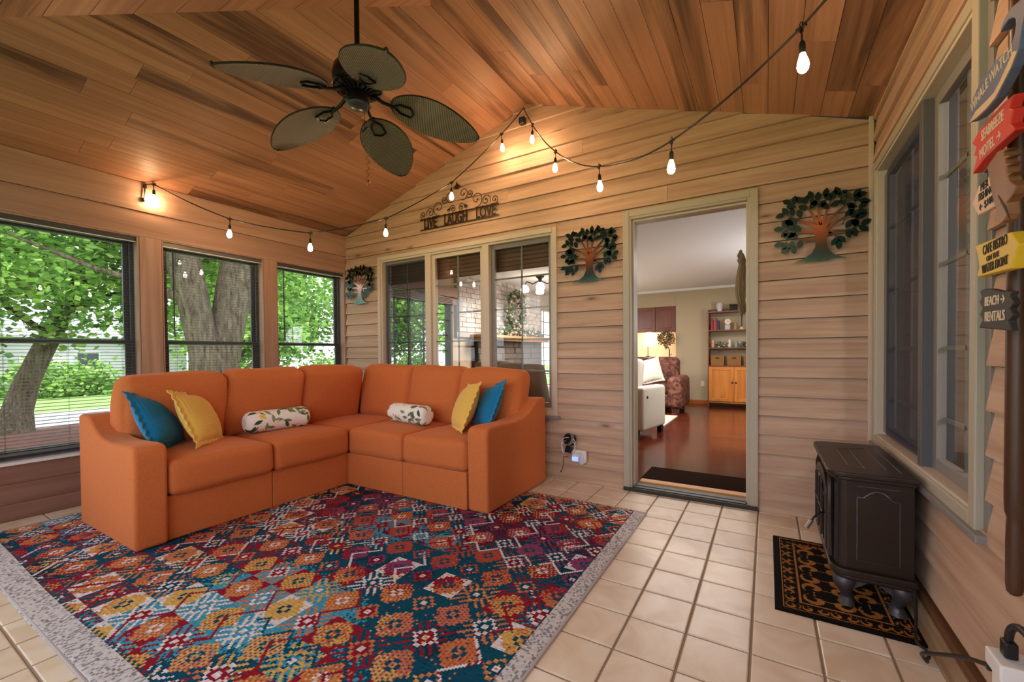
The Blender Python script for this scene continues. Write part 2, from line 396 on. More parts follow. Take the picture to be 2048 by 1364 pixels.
struct('baseboard_right', G().box(W-.045, W-.018, -3.59, -.03, 0, .085).box(W-.06,W-.018,-3.59,-.03,0,.018), wood('tan_base_board', 'b39a7e', '957b60', '5a4430', 1, .6)); obj('shadow_strip', G().box(W-.040,W-.016,-3.59,-.03,.085,.118), wood('brown_strip','7a5638','5e3f28','3a2616',1,.6), bpy.data.objects['baseboard_right'])
# left wall: boards over, between and under the windows
WINS = [(-.785,-.012), (-1.690,-.905), (-2.600,-1.830), (-3.50,-2.73)]; WZ0, WZ1 = .372, 1.972
g = G(); ys = [0.14,-.012,-.785,-.905,-1.690,-1.830,-2.600,-2.73,-3.50,-3.72]
for a, b in zip(ys[0::2], ys[1::2]): g.box(-.14,-.012,b,a,WZ0,WZ1)
g.box(-.14,-.012,-3.72,.14,-.05,WZ0).box(-.14,-.012,-3.72,.14,WZ1,EAVE+.02)
wall_left = struct('wall_left', g, M_left_z)
for z0,z1,m in ((WZ1+.0,2.158,M_left),(2.161,EAVE-.002,M_left),(0.002,.108,M_lowl),(.110,.236,M_lowl),(.238,WZ0-.012,M_lowl)):
    obj('board', G().box(-.012,.0 if z1 < 2.16 else .008,-3.59,0,z0,z1), m, wall_left, bevel=.002)
for a, b in zip(ys[0::2], ys[1::2]):
    a = min(a, 0); b = max(b, -3.59)
    if a-b > .03: obj('board', G().box(-.012,.0005,b+.002,a-.002,WZ0-.01,WZ1-.001), M_left_z, wall_left, bevel=.002)
    elif a-b > .005: obj('board', G().box(-.012,.0005,b,a,WZ0-.01,WZ1-.001), M_left_z, wall_left)
for k,(b,a) in enumerate(WINS): pass
struct('trim_2', G().box(-.05,.014,-3.59,-.002,WZ0-.016,WZ0+.004), M_white, bevel=.003)
# front wall behind the camera: low wall, posts and wide windows
g = G().box(-.14,W+.14,FY-.14,FY,-.05,.45).box(-.14,W+.14,FY-.14,FY,2.15,EAVE+.02)
for x in (0,1.52,3.10,W-.05): g.box(x-.09 if x else -.14, x+.09, FY-.14, FY, .45, 2.15)
wall_front = struct('wall_front', g, M_left)

# ------------------------------------------------------------------ ceiling
g = G()
def sl(x): return zc(x)+.03
def hipy(x): return HY-(RX-x)*(HY-FY)/RX if x <= RX else HY-(x-RX)*(HY-FY)/(W-RX)
e = .15
g.hexa([(-e,.14,sl(0)-.05),(RX,.14,RZ+.03),(RX,HY,RZ+.03),(-e,FY-e,sl(0)-.05),(-e,.14,sl(0)),(RX,.14,RZ+.08),(RX,HY,RZ+.08),(-e,FY-e,sl(0))])
g.hexa([(RX,.14,RZ+.03),(W+e,.14,sl(W)-.05),(W+e,FY-e,sl(W)-.05),(RX,HY,RZ+.03),(RX,.14,RZ+.08),(W+e,.14,sl(W)),(W+e,FY-e,sl(W)),(RX,HY,RZ+.08)])
g.add([(-e,FY-e,sl(0)-.05),(W+e,FY-e,sl(W)-.05),(RX,HY,RZ+.03),(-e,FY-e,sl(0)),(W+e,FY-e,sl(W)),(RX,HY,RZ+.08)], [(0,1,2),(3,5,4),(0,2,5,3),(1,4,5,2),(0,3,4,1)])
ceiling = struct('ceiling', g, plain('dark_roof_deck', '2a1c14', .9))
def plank_slope(x0, x1, y0, y1f):      # bottom face on the slope, y0 wall side, y1f(x) far end
    a, b = x0+.0012, x1-.0012; t = .016
    obj('plank', G().hexa([(a,y1f(a),zc(a)),(b,y1f(b),zc(b)),(b,y0,zc(b)),(a,y0,zc(a)),(a,y1f(a),zc(a)+t),(b,y1f(b),zc(b)+t),(b,y0,zc(b)+t),(a,y0,zc(a)+t)]), M_ceil, ceiling)
def slope(xs):
    for x0, x1 in zip(xs[:-1], xs[1:]):
        cuts = [0.0]; ye = hipy((x0+x1)/2)
        y = -random.uniform(.25, 1.9)
        while y > ye+.3 and len(cuts) < 4: cuts.append(y); y -= random.uniform(.5, 2.0)
        for k, c in enumerate(cuts):
            last = k == len(cuts)-1
            if last: plank_slope(x0, x1, c-.0008, hipy)
            else: plank_slope(x0, x1, c-.0008, lambda x, q=cuts[k+1]: q+.0008)
slope([RX*i/18 for i in range(19)]); slope([RX+(W-RX)*i/17 for i in range(18)])
def zf(y): return RZ-(RZ-EAVE)*(HY-y)/(HY-FY)
for i in range(18):
    ya, yb = HY-(HY-FY)*i/18-.0012, HY-(HY-FY)*(i+1)/18+.0012
    def xl(y): return RX-RX*(HY-y)/(HY-FY)
    def xr(y): return RX+(W-RX)*(HY-y)/(HY-FY)
    ends = [0, random.uniform(.3,.7), 1] if i > 3 else [0, 1]
    for s0, s1 in zip(ends[:-1], ends[1:]):
        X = lambda y, s: xl(y)+(xr(y)-xl(y))*s
        p = [(X(yb,s0),yb,zf(yb)),(X(yb,s1),yb,zf(yb)),(X(ya,s1),ya,zf(ya)),(X(ya,s0),ya,zf(ya))]
        obj('plank', G().hexa(p+[(a,b,c+.016) for a,b,c in p]), M_ceil_x, ceiling)

# ------------------------------------------------------------------ windows of the left wall
def frame_rect(g, ax, a0, a1, z0, z1, wd, d0, d1):      # four bars; ax 'x': plane x=const (a along y), ax 'y': a along x
    f = (lambda A0,A1,Z0,Z1: g.box(d0,d1,A0,A1,Z0,Z1)) if ax == 'x' else (lambda A0,A1,Z0,Z1: g.box(A0,A1,d0,d1,Z0,Z1))
    f(a0,a0+wd,z0,z1); f(a1-wd,a1,z0,z1); f(a0+wd,a1-wd,z0,z0+wd); f(a0+wd,a1-wd,z1-wd,z1); return g
M_slat = plain('pewter_blind_slat', '6c6d72', .35, var=.01); M_rail = plain('charcoal_blind_rail', '4a4a4e', .35, var=.01); M_cord = plain('dark_cord', '2a2a2a', .7)
def slat_geo(L, ax):
    g = G(); n = 4; P = []
    for i in range(n+1):
        u = -.0125+.025*i/n; h = .0016*(1-(2*i/n-1)**2)+u*-.10; P.append((u,h))
    vs = []
    for s in (0, L):
        for u, h in P: vs.append((u,s,h) if ax == 'x' else (s,u,h))
        for u, h in P: vs.append((u,s,h-.0005) if ax == 'x' else (s,u,h-.0005))
    m = n+1; fs = []
    for i in range(n): fs += [(i,i+1,2*m+i+1,2*m+i), (m+i,2*m+m+i,2*m+m+i+1,m+i+1)]
    return g.add(vs, fs)
wl = ['grey slatted blind in the window beside the back wall, behind the sofa corner', 'grey slatted blind in the middle window in front of the forked tree trunk', 'grey slatted blind in the large left window over the sofa arm', 'grey slatted blind in the window nearest the camera, outside the picture']
for k, (b, a) in enumerate([(w_[0], w_[1]) for w_ in WINS]):
    y0, y1 = b, a
    win = struct('window_%d' % (k+1))
    fr = frame_rect(G(), 'x', y0, y1, WZ0, WZ1, .035, -.135, -.085); obj('window_frame', fr, M_dframe, win, bevel=.004)
    obj('jamb_liner', G().box(-.085,-.004,y1-.010,y1-.001,WZ0,WZ1).box(-.085,-.004,y0+.001,y0+.010,WZ0,WZ1).box(-.085,-.004,y0+.01,y1-.01,WZ1-.01,WZ1-.001), M_left_z, win)
    for nm, z0, z1, d in (('upper_sash', 1.140, WZ1-.035, -.128), ('lower_sash', WZ0+.035, 1.175, -.112)):
        s = obj(nm, frame_rect(G(), 'x', y0+.035, y1-.035, z0, z1, .032, d, d+.02), M_dframe, win, bevel=.003)
        obj('pane', G().box(d+.009,d+.012,y0+.06,y1-.06,z0+.03,z1-.03), M_glass, s)
    obj('sill', G().box(-.085,-.05,y0+.01,y1-.01,WZ0,WZ0+.012), M_dframe, win)
    if k == 3: continue
    t = thing('venetian_blind', wl[k], 'blind', (-.045, y0, 0)); Lw = y1-y0-.03
    obj('headrail', G().box(-.02,.022,.008,Lw+.022,WZ1-.052,WZ1-.003), M_rail, t, bevel=.003)
    obj('headrail_edge', G().box(.022,.024,.01,Lw+.02,WZ1-.050,WZ1-.044), M_white, t)
    zb = WZ0+.045; n = int((WZ1-.062-zb)/.0228); sm = mesh('slat', slat_geo(Lw, 'x'), M_slat, smooth=True)
    for i in range(n):
        o = obj('slat', sm, parent=t); o.location = (0, .015, zb+.02+i*.0228)
    obj('bottom_rail', G().box(-.012,.014,.012,Lw+.018,zb-.008,zb+.008), M_slat, t, bevel=.003)
    cg = G()
    for f_ in (.11, .5, .89):
        for dx in (-.0135, .0135): cg.tube([(dx, .015+Lw*f_, zb), (dx, .015+Lw*f_, WZ1-.05)], .0008, 4)
    obj('ladder_cord', cg, M_cord, t)
    obj('tilt_wand', G().tube([(.03,.075,WZ1-.055),(.032,.078,1.20)], .0048, 6), M_black, t)
# front windows with pale blinds (seen only as reflections)
for k, (x0, x1) in enumerate(((.09,1.43),(1.61,3.01),(3.19,4.58))):
    win = struct('window_%d' % (k+5))
    obj('window_frame', frame_rect(G(), 'y', x0, x1, .45, 2.15, .04, FY-.13, FY-.08), M_dframe, win)
    obj('pane', G().box(x0+.03,x1-.03,FY-.108,FY-.105,.48,2.12), M_glass, win)
    if k == 0:
        t = thing('venetian_blind', 'pale slatted blind half lowered in the front window behind the camera', 'blind', (x0, FY-.05, 0))
        obj('headrail', G().box(.01,x1-x0-.01,-.02,.02,2.10,2.14), M_slat, t); g = G(); L = x1-x0-.04
        for i in range(40):
            z = 2.08-i*.0228; g.add([(.02,-.012,z-.002),(.02+L,-.012,z-.002),(.02+L,.012,z+.002),(.02,.012,z+.002)], [(0,1,2,3)])
        obj('slats', g, M_white, t, kind='stuff')

# ------------------------------------------------------------------ back window
wb = struct('window_8')
obj('casing', frame_rect(G(), 'y', .547, 2.674, .522, 2.083, .040, -.024, .02), M_trimw, wb, bevel=.004)
obj('window_frame', frame_rect(G(), 'y', .585, 2.636, .560, 2.045, .022, -.010, .11), M_trimw, wb, bevel=.003)
obj('sill', G().box(.50,2.70,-.045,.02,.500,.524), M_frame, wb, bevel=.004)
for x in (1.257, 1.955): obj('mullion', G().box(x-.036,x+.036,-.012,.10,.56,2.045), M_trimw, wb, bevel=.004)
def sash(x0, x1, yy, fm, scr, nx=1):
    s = obj('sash', frame_rect(G(), 'y', x0, x1, .585, 2.022, .038, yy, yy+.03), fm, wb, bevel=.003)
    obj('pane', G().box(x0+.03,x1-.03,yy+.014,yy+.017,.615,1.99), M_glass, s)
    mg = G(); xm = (x0+x1)/2
    mg.box(xm-.007,xm+.007,yy+.020,yy+.028,.61,1.99)
    for z in (1.716,1.441,1.166,.891): mg.box(x0+.03,x1-.03,yy+.020,yy+.028,z-.007,z+.007)
    obj('muntin', mg, M_muntin, s)
    if scr: obj('insect_screen', G().box(x0+.02,x1-.02,yy-.012,yy-.011,.60,2.0), M_screen, s)
sash(.607, 1.221, .035, M_frame, True); sash(1.293, 1.919, .012, M_trimw, False); sash(1.991, 2.614, .03, M_frame, False)
obj('rolled_blind', G().box(.62,2.60,.112,.138,1.80,2.04), wood('brown_roll', '6d4f38', '4f3726', '2c1d14', 0, .7), wb)
for k in range(6): obj('blind_fold', G().box(.62,2.60,.100,.114,1.80+k*.038,1.812+k*.038), plain('brown_fold_%d' % k, '4f3726', .7), wb)

# ------------------------------------------------------------------ right window into the kitchen
wr_ = struct('window_9')
def RB(g, a0, a1, y0, y1, z0, z1): return g.box(W-.012+y0, W-.012+y1, -a1, -a0, z0, z1)
def rframe(a0, a1, z0, z1, wd, y0, y1):
    g = G(); RB(g,a0,a0+wd,y0,y1,z0,z1); RB(g,a1-wd,a1,y0,y1,z0,z1); RB(g,a0+wd,a1-wd,y0,y1,z0,z0+wd); RB(g,a0+wd,a1-wd,y0,y1,z1-wd,z1); return g
obj('casing', rframe(.088,1.462,.527,2.090,.045,-.022,.02), M_trim, wr_, bevel=.004)
obj('casing_bead', rframe(.125,1.425,.564,2.053,.018,-.014,.06), M_trimw, wr_, bevel=.003)
obj('sill', RB(G(),.07,1.51,-.034,.02,.505,.529), M_frame, wr_, bevel=.003)
obj('siding_channel', RB(G(),1.462,1.50,-.002,.02,.527,2.09), M_frame, wr_)
obj('mullion', RB(G(),.862,.905,-.006,.10,.57,2.05), M_dframe, wr_, bevel=.003)
for a0, a1, yy, scr in ((.145,.865,.030,True),(.900,1.408,.030,False)):
    s = obj('sash', rframe(a0,a1,.582,2.035,.045,yy,yy+.03), M_frame if not scr else M_dframe, wr_, bevel=.003)
    obj('pane', RB(G(),a0+.03,a1-.03,yy+.014,yy+.017,.61,2.0), M_glassk, s)
    mg = G(); m = (a0+a1)/2; RB(mg,m-.008,m+.008,yy+.020,yy+.028,.61,2.0)
    for z in (1.71,1.38,1.055,.78): RB(mg,a0+.03,a1-.03,yy+.020,yy+.028,z-.008,z+.008)
    obj('muntin', mg, M_muntin, s)
    if scr: obj('insect_screen', RB(G(),a0+.02,a1-.02,yy-.014,yy-.013,.60,2.0), M_screenk, s)

# ------------------------------------------------------------------ doorway
dr = struct('door_1')
g = G().box(3.228,3.276,-.026,.02,0,2.104).box(4.072,4.120,-.026,.02,0,2.104).box(3.276,4.072,-.026,.02,2.056,2.104)
obj('casing', g, M_trim, dr, bevel=.004)
g = G().box(3.250,3.290,-.018,.16,.02,2.075).box(4.056,4.100,-.018,.16,.02,2.075).box(3.290,4.056,-.018,.16,2.040,2.075)
obj('jamb', g, M_trim, dr, bevel=.003)
obj('door_stop', G().box(3.290,3.300,.02,.055,.03,2.04).box(4.048,4.056,.02,.055,.03,2.04).box(3.300,4.048,.02,.055,2.028,2.04), M_trimw, dr, bevel=.002)
for z in (.287,.793,1.30,1.80):
    h = obj('hinge', G().box(4.050,4.0565,.074,.118,z-.052,z+.052), M_black, dr, bevel=.002)
    g = G()
    for q in (-.036,-.012,.012,.036): g.lathe([(.005,0),(.005,.001)], 8, (4.049,.096+(.008 if q in (-.036,.012) else -.008),z+q), 'x')
    obj('screw', g, M_frame, h)
obj('threshold', G().box(3.228,4.12,-.035,.11,.002,.030).box(3.30,4.05,-.02,.10,.030,.036).box(3.30,4.05,.02,.04,.036,.040), plain('dark_bronze_sill', '3a3632', .4, .3), dr, bevel=.003)
obj('threshold_strip', G().box(3.31,4.07,.11,.19,.028,.047), wood('ochre_oak_strip', 'd99c50', 'c08037', '8a5520', 0, .4), dr, bevel=.004)
sd = obj('door_slab', G().hexa([(4.082,.19,.035),(4.122,.19,.035),(4.060,1.04,.035),(4.020,1.04,.035),(4.082,.19,2.02),(4.122,.19,2.02),(4.060,1.04,2.02),(4.020,1.04,2.02)]), M_trimw, dr, bevel=.003)
t = thing('twig_wreath', 'brown twig wreath hanging on the open inner door, seen edge-on', 'wreath', (3.995,.62,1.58))
M_twig = plain('brown_twigs', 'a08a6c', .9)
for q in range(22):
    g = G(); r0 = .235+random.uniform(-.04,.04); a0 = random.uniform(0,2*PI); n = 14; y_ = random.uniform(-.022,.022)
    g.tube([(y_+.012*math.sin(3*a0+i), r0*math.cos(a0+i*.3), 1.0*r0*math.sin(a0+i*.3)) for i in range(n)], .005, 5)
    obj('twig', g, M_twig, t)

# ------------------------------------------------------------------ sectional sofa
tm = NT('orange_woven_fabric'); v_ = tm.coord((1,1,1)); n1 = tm.noise(v_, 420, 2, .6); n2 = tm.noise(v_, 3.5, 3)
c_ = tm.ramp(n1, [(.30, 'b45c2c'), (.62, 'd67c48')]); c_ = tm.mix(tm.math('MULTIPLY', n2, .22), c_, 'c4652f')
wr_n = tm.noise(v_, 7, 3, .5, 1.5); tm.base(c_); tm.bump(tm.math('ADD', tm.math('MULTIPLY', n1, .06), wr_n), .22, .022); M_sofa = tm.set(.85, spec=.15)
tm.b.inputs['Sheen Weight'].default_value = .25; tm.b.inputs['Sheen Roughness'].default_value = .5
tm.b.inputs['Sheen Tint'].default_value = srgb('ffc49a')
sofa = thing('sectional_sofa', 'orange fabric corner sofa with sloping arms on the patterned rug', 'sofa', (0,0,0))
def cush(name, cx, cy, z, w, d, h, r, puff, rot=(0,0,0), seed=0, wr=.004):
    me = mesh(name, softbox(w, d, h, r, puff, wr=wr, seed=seed), M_sofa, True, 60)
    o = obj(name, me, parent=sofa); o.location = (cx,cy,z); o.rotation_euler = rot; return o
SB = .0135
# bases: front panels in separate lengths with thin seams between
for x0,x1,y0,y1 in ((.46,1.272,-2.140,-1.558),(.46,1.272,-1.555,-.975),(.46,1.272,-.972,-.160)): obj('base', G().box(x0,x1,y0,y1,SB,.262), M_sofa, sofa, bevel=.006)
for x0,x1 in ((1.275,1.876),(1.879,2.462)): obj('base', G().box(x0,x1,-.968,-.160,SB,.262), M_sofa, sofa, bevel=.006)
def arm_prof():      # (distance from the back, height)
    top = [(0,.684),(.02,.690),(.10,.690),(.15,.682),(.20,.655),(.25,.620),(.31,.590),(.38,.570),(.50,.560),(.62,.562),(.74,.567),(.80,.566),(.832,.556),(.842,.535)]
    return [(0,SB)]+top+[(.845,.50),(.838,SB)]
pf = arm_prof()
g = G().prism([(d, z) for d, z in pf], -2.290, -2.143, lambda a,b,t: (.465+a*1.005, t, b)); obj('arm', g, M_sofa, sofa, bevel=.018, seg=4, smooth=True, angle=32)
g = G().prism([(d*.975, z) for d, z in pf], 2.466, 2.628, lambda a,b,t: (t, -.142-a, b)); obj('arm', g, M_sofa, sofa, bevel=.018, seg=4, smooth=True, angle=32)
# backs
def slab(x0,x1,y0,y1,z0,z1): return softbox(x1-x0, y1-y0, z1-z0, .03, (.004,.004,.006), wr=.001)
for x0,x1,y0,y1,z1 in ((.462,.60,-2.139,-.150,.765),(.603,2.464,-.285,-.150,.765)):
    o = obj('back_frame', mesh('back_frame', slab(x0,x1,y0,y1,.2,z1), M_sofa, True, 60), parent=sofa); o.location = ((x0+x1)/2,(y0+y1)/2,.2)
# seat cushions
for k,(cx,cy,w_,d_) in enumerate(((.94,-1.850,.745,.578),(.94,-1.266,.745,.582),(.915,-.635,.72,.672),(1.582,-.630,.592,.70),(2.172,-.630,.580,.70))):
    cush('seat_cushion', cx+(.004 if k < 3 else 0), cy, .262, w_, d_, .200, .040, (.006,.004,.018), seed=k, wr=.0022)
# back cushions
for k,(cx,cy,w_,rz,h_) in enumerate(((.695,-1.905,.575,-PI/2,.475),(.695,-1.330,.575,-PI/2,.485),(.695,-.750,.575,-PI/2,.490))):
    o = cush('back_cushion', cx, cy, .455, w_, .185, h_, .055, (.012,.035,.016), (math.radians(11),0,math.radians(90)), seed=20+k, wr=.0055)
for k,(cx,w_,h_) in enumerate(((1.075,.64,.485),(1.680,.585,.480),(2.245,.585,.465))):
    cush('back_cushion', cx, -.385, .455, w_, .185, h_, .055, (.012,.035,.016), (math.radians(-11),0,math.radians(0)), seed=30+k, wr=.0055)

# ------------------------------------------------------------------ throw pillows
def corduroy(name, c, dark):
    t = NT(name); n = t.noise(t.coord(), 300, 2); t.base(t.mix(n, c, dark)); t.b.inputs['Sheen Weight'].default_value = .3; return t.set(.85, spec=.15)
M_blue = corduroy('blue_corduroy', '1585b8', '0f6c9c'); M_yel = corduroy('yellow_corduroy', 'f2c866', 'e0ae48')
def pillow_geo(S=.40, T=.135, seed=0):
    n = 84; rs = np.random.RandomState(seed); u = np.linspace(-1,1,n); U, V = np.meshgrid(u, u, indexing='ij')
    h = S/2; pinch = .09
    X = h*U*(1-pinch*(1-U**2)*0-pinch*(1-V**2)*0)+0; 
    X = h*U*(1-.075*(1-V**4)); Z = h*V*(1-.075*(1-U**4))
    core = .86; Uc = np.clip(np.abs(U)/core,0,1); Vc = np.clip(np.abs(V)/core,0,1)
    th = T/2*((1-Uc**2.4)*(1-Vc**2.4))**.55+.0035
    q = ((U > 0) ^ (V > 0)); rib = np.where(q, np.cos(U*h/.0068*PI), np.cos(V*h/.0068*PI))
    inb = (np.abs(U) < core) & (np.abs(V) < core)
    ripple = .004*np.sin(V*26+seed)*(~inb)*(np.abs(U) >= core)+.004*np.sin(U*26+seed)*(~inb)*(np.abs(V) >= core)
    F = np.stack([X, -th-inb*rib*.0028+ripple, Z], -1); B = np.stack([X, th+inb*rib*.0028+ripple, Z], -1)
    idx = np.arange(n*n).reshape(n,n); A = np.stack([idx[:-1,:-1],idx[1:,:-1],idx[1:,1:],idx[:-1,1:]],-1).reshape(-1,4); Bq = A[:,::-1]+n*n
    ed = np.concatenate([idx[:-1,0],idx[-1,:-1],idx[:0:-1,-1],idx[0,:0:-1]]); e2 = np.roll(ed,-1); side = np.stack([ed, ed+n*n, e2+n*n, e2],-1)
    return np.concatenate([F.reshape(-1,3),B.reshape(-1,3)]), np.concatenate([A,Bq,side])
def pillow(lab, mat, loc, abg, seed):
    V, Q = pillow_geo(seed=seed); me = quads_mesh('throw_pillow', V, Q, mat, smooth=True)
    o = obj('throw_pillow', me, label=lab, cat='pillow', group='corduroy throw pillows on the sofa')
    a, b, c = [math.radians(x) for x in abg]
    o.matrix_world = Matrix.Translation(loc)@Matrix.Rotation(a,4,'Z')@Matrix.Rotation(b,4,'Y')@Matrix.Rotation(c,4,'X'); return o
pillow('blue corduroy throw pillow leaning in the left corner beside the yellow one', M_blue, (.862,-2.028,.640), (-226,8,-25), 1)
pillow('yellow corduroy throw pillow leaning in front of the blue one at the left arm', M_yel, (.940,-1.840,.640), (-226,6,-25), 2)
pillow('yellow corduroy throw pillow beside the floral bolster at the right arm', M_yel, (2.19,-.625,.642), (-38,-6,-24), 3)
pillow('blue corduroy throw pillow squeezed between the right arm and the yellow pillow', M_blue, (2.325,-.515,.645), (-34,-10,-26), 4)
def bolster(lab, loc, rz, seed, L=.46, R=.078):
    rs = np.random.RandomState(seed); na, nl = 150, 230
    prof = []
    for i in range(nl):
        s = i/(nl-1)
        if s < .1: a = s/.1*PI/2; x = -L/2+.045*(1-math.cos(a)); r = R-.045+.045*math.sin(a)
        elif s > .9: a = (1-s)/.1*PI/2; x = L/2-.045*(1-math.cos(a)); r = R-.045+.045*math.sin(a)
        else: x = -L/2+.045+(s-.1)/.8*(L-.09); r = R
        prof.append((x, r))
    th = np.linspace(0, 2*PI, na, endpoint=False); P = np.zeros((na,nl,3))
    for j,(x,r) in enumerate(prof): P[:,j,0] = x; P[:,j,1] = r*np.cos(th)*(1+.02*math.sin(x*40)); P[:,j,2] = r*np.sin(th)
    # printed foliage, blossom and lemons
    sx = np.array([p[0] for p in prof]); U = np.broadcast_to(sx[None,:], (na,nl)); Vv = np.broadcast_to((th*R)[:,None], (na,nl))
    col = np.ones((na,nl,3))*lin('f3efe9')
    per = 2*PI*R
    def dd(u0, v0): dv = (Vv-v0+per/2)%per-per/2; return U-u0, dv
    greens = ['4f6b4c','6d8568','2f4a38','8aa07c']
    for _ in range(58):
        u0, v0, a = rs.uniform(-L/2,L/2), rs.uniform(0,per), rs.uniform(0,2*PI); x, y = dd(u0,v0); p = x*math.cos(a)+y*math.sin(a); q = -x*math.sin(a)+y*math.cos(a)
        m = (np.abs(p) < .033) & (np.abs(q) < .0125*(1-(p/.033)**2)); col[m] = lin(greens[rs.randint(4)]); m2 = (np.abs(p) < .034) & (np.abs(q) < .0011); col[m2] = lin('5a6a4a')
    for c, n, r in (('f0cf62',6,.021),('f1b49a',7,.014),('f6ddc0',8,.016),('e98f5a',3,.012)):
        for _ in range(n):
            x, y = dd(rs.uniform(-L/2+.03,L/2-.03), rs.uniform(0,per)); ang = np.arctan2(y,x); rr = np.hypot(x,y); m = rr < r*(1 if c == 'f0cf62' else .7+.3*np.cos(5*ang)); col[m] = lin(c); col[rr < r*.2] = lin('d8924e')
    cf = col[:, :-1]; 
    me = grid_mesh('bolster_pillow', P, attr_mat('floral_print_%d' % seed, .85, 250, .2), cf, closed_u=True)
    bm = bmesh.new(); bm.from_mesh(me); bmesh.ops.holes_fill(bm, edges=[e_ for e_ in bm.edges if e_.is_boundary], sides=400); 
    cl = bm.loops.layers.float_color.get('Col')
    for f in bm.faces:
        if len(f.verts) > 10:
            for l_ in f.loops: l_[cl] = (*lin('e8e2da'),1)
    bm.to_mesh(me); bm.free()
    o = obj('bolster_pillow', me, label=lab, cat='pillow', group='floral bolster pillows'); o.location = loc; o.rotation_euler = (random.uniform(0,6),0,rz); return o
bolster('white floral bolster pillow lying on the left run of the sofa, second cushion', (.930,-1.325,.556), math.radians(86), 5)
bolster('white floral bolster pillow lying on the right run near the corner', (1.630,-.640,.556), math.radians(-7), 9)

# ------------------------------------------------------------------ patterned rug
RX0, RX1, RY0, RY1, CS = .215, 3.495, -2.715, -.415, .0082
nx, ny = int((RX1-RX0)/CS), int((RY1-RY0)/CS)
I, J = np.meshgrid(np.arange(nx), np.arange(ny), indexing='ij'); rs = np.random.RandomState(3)
pal = [lin(c) for c in ('0f4a62','143447','8e1a2e','6a1630','c4774e','cfa65c','dcd4da','4296b6','86406e','ac4c3e')]
PALN = np.array(pal)
P0 = 17
def sm_noise(sx, sy, seed):
    r = np.random.RandomState(seed).rand(nx//sx+3, ny//sy+3); a = I/sx; b = J/sy; i0 = a.astype(int); j0 = b.astype(int); fa = a-i0; fb = b-j0
    return (r[i0,j0]*(1-fa)*(1-fb)+r[i0+1,j0]*fa*(1-fb)+r[i0,j0+1]*(1-fa)*fb+r[i0+1,j0+1]*fa*fb)
P0 = 19; H_ = P0//2
c1, c2, f1, f2 = (I+400)//P0, (J+400)//P0, (I+400)%P0, (J+400)%P0; kk = (c1*31+c2*57)%4096; hh = np.random.RandomState(11).randint(0,1000,4096)[kk]; r0_ = np.random.RandomState(17).rand(4096)[kk]
du, dv = np.abs(f1-H_), np.abs(f2-H_); dm = (du//2)*2+dv; dm2 = du+(dv//2)*2; ch = np.maximum(du,dv); even = (c1+c2)%2 == 0; fleck = rs.rand(nx,ny)
wz = sm_noise(70,90,6)+.35*(sm_noise(24,24,8)-.5)+.16*(rs.rand(nx,ny)-.5)       # warm and cool passages across the rug
cz = sm_noise(60,40,15)+.14*(rs.rand(nx,ny)-.5)
warmc = np.where(wz > .62, np.where((cz > .45) | (hh%3 == 0), 4, 5), np.where(wz > .42, np.where(cz > .5, 2, 4), np.where(cz > .55, 8, 9)))
coolc = np.where(cz > .64, 1, np.where(cz < .30, 7, 0)); litec = np.where(wz < .45, np.where(cz < .5, 7, 6), np.where(cz > .6, 5, 6)); redc = np.where(wz > .5, 2, 3)
# even blocks: dark ground, diagonal strokes, small diamond; odd blocks: warm stepped star on a pale or dark ground
idx_ = np.where(even, coolc, np.where(hh%4 == 0, litec, np.where(hh%4 == 1, redc, coolc)))
stroke = ((f1+f2)%5 < 2) & (ch > 4); stroke2 = ((f1-f2)%5 < 2) & (ch > 4)
idx_ = np.where(even & (((f1 < H_) == (f2 < H_)) & stroke2 | ((f1 < H_) != (f2 < H_)) & stroke) & (hh%4 < 3), np.where((hh//4)%3 == 0, litec, np.where((hh//4)%3 == 1, warmc, redc)), idx_)
idx_ = np.where(even & (dm < 7) & (dm >= 5), np.where(hh%2 == 0, 6, warmc), idx_); idx_ = np.where(even & (dm < 5), np.where(hh%5 < 3, redc, coolc), idx_); idx_ = np.where(even & (dm < 2), litec, idx_)
star = (dm2 < 11) | ((np.minimum(du,dv) < 3) & (np.maximum(du,dv) < 9)) | ((np.abs(du-dv) < 2) & (ch < 7)); odd = ~even
idx_ = np.where(odd & star, warmc, idx_); idx_ = np.where(odd & star & ((I+2*J)%4 < 1) & (hh%4 != 0), np.where(hh%2 == 0, 8, 9), idx_); idx_ = np.where(odd & star & ((2*I+J)%5 < 1) & (hh%3 == 0), 5, idx_)
idx_ = np.where(odd & (dm2 >= 11) & (dm2 < 13) & (hh%4 == 0) & ~star, litec, idx_)
idx_ = np.where(odd & (dm < 4) & (dm >= 2), np.where(hh%3 == 0, 6, 0), idx_); idx_ = np.where(odd & (np.abs(f1-f2) < 2) & (hh%6 == 0), 2, idx_)
# long zigzag threads
zt = ((I+np.abs((J%24)-12))%38 < 2); idx_ = np.where(zt & (sm_noise(30,40,3) > .40), np.where(cz > .5, 6, 2), idx_)
zt = ((J+np.abs((I%19)-9))%57 < 2); idx_ = np.where(zt & (sm_noise(40,30,9) > .45), np.where(wz > .5, 0, 6), idx_)
idx_ = np.where((fleck < .05), np.where(rs.rand(nx,ny) < .5, warmc, coolc), idx_)
cc = PALN[idx_]*(.82+.30*rs.rand(nx,ny))[:,:,None]
rowt = (.93+.14*((J%2)))[:,:,None]; cc = cc*rowt
bd = (J < 12) | (I >= nx-9); inner_e = ((J == 12) | (J == 13) | (I == nx-10)) & ~bd
spk = rs.rand(nx,ny); bcol = np.where((spk < .25)[:,:,None], lin('8e8a90'), lin('cdc9cb'))*(.85+.25*rs.rand(nx,ny))[:,:,None]
cc = np.where(bd[:,:,None], bcol, cc); cc = np.where((inner_e & ((I+J)%4 < 2))[:,:,None], lin('1c4a58'), cc)
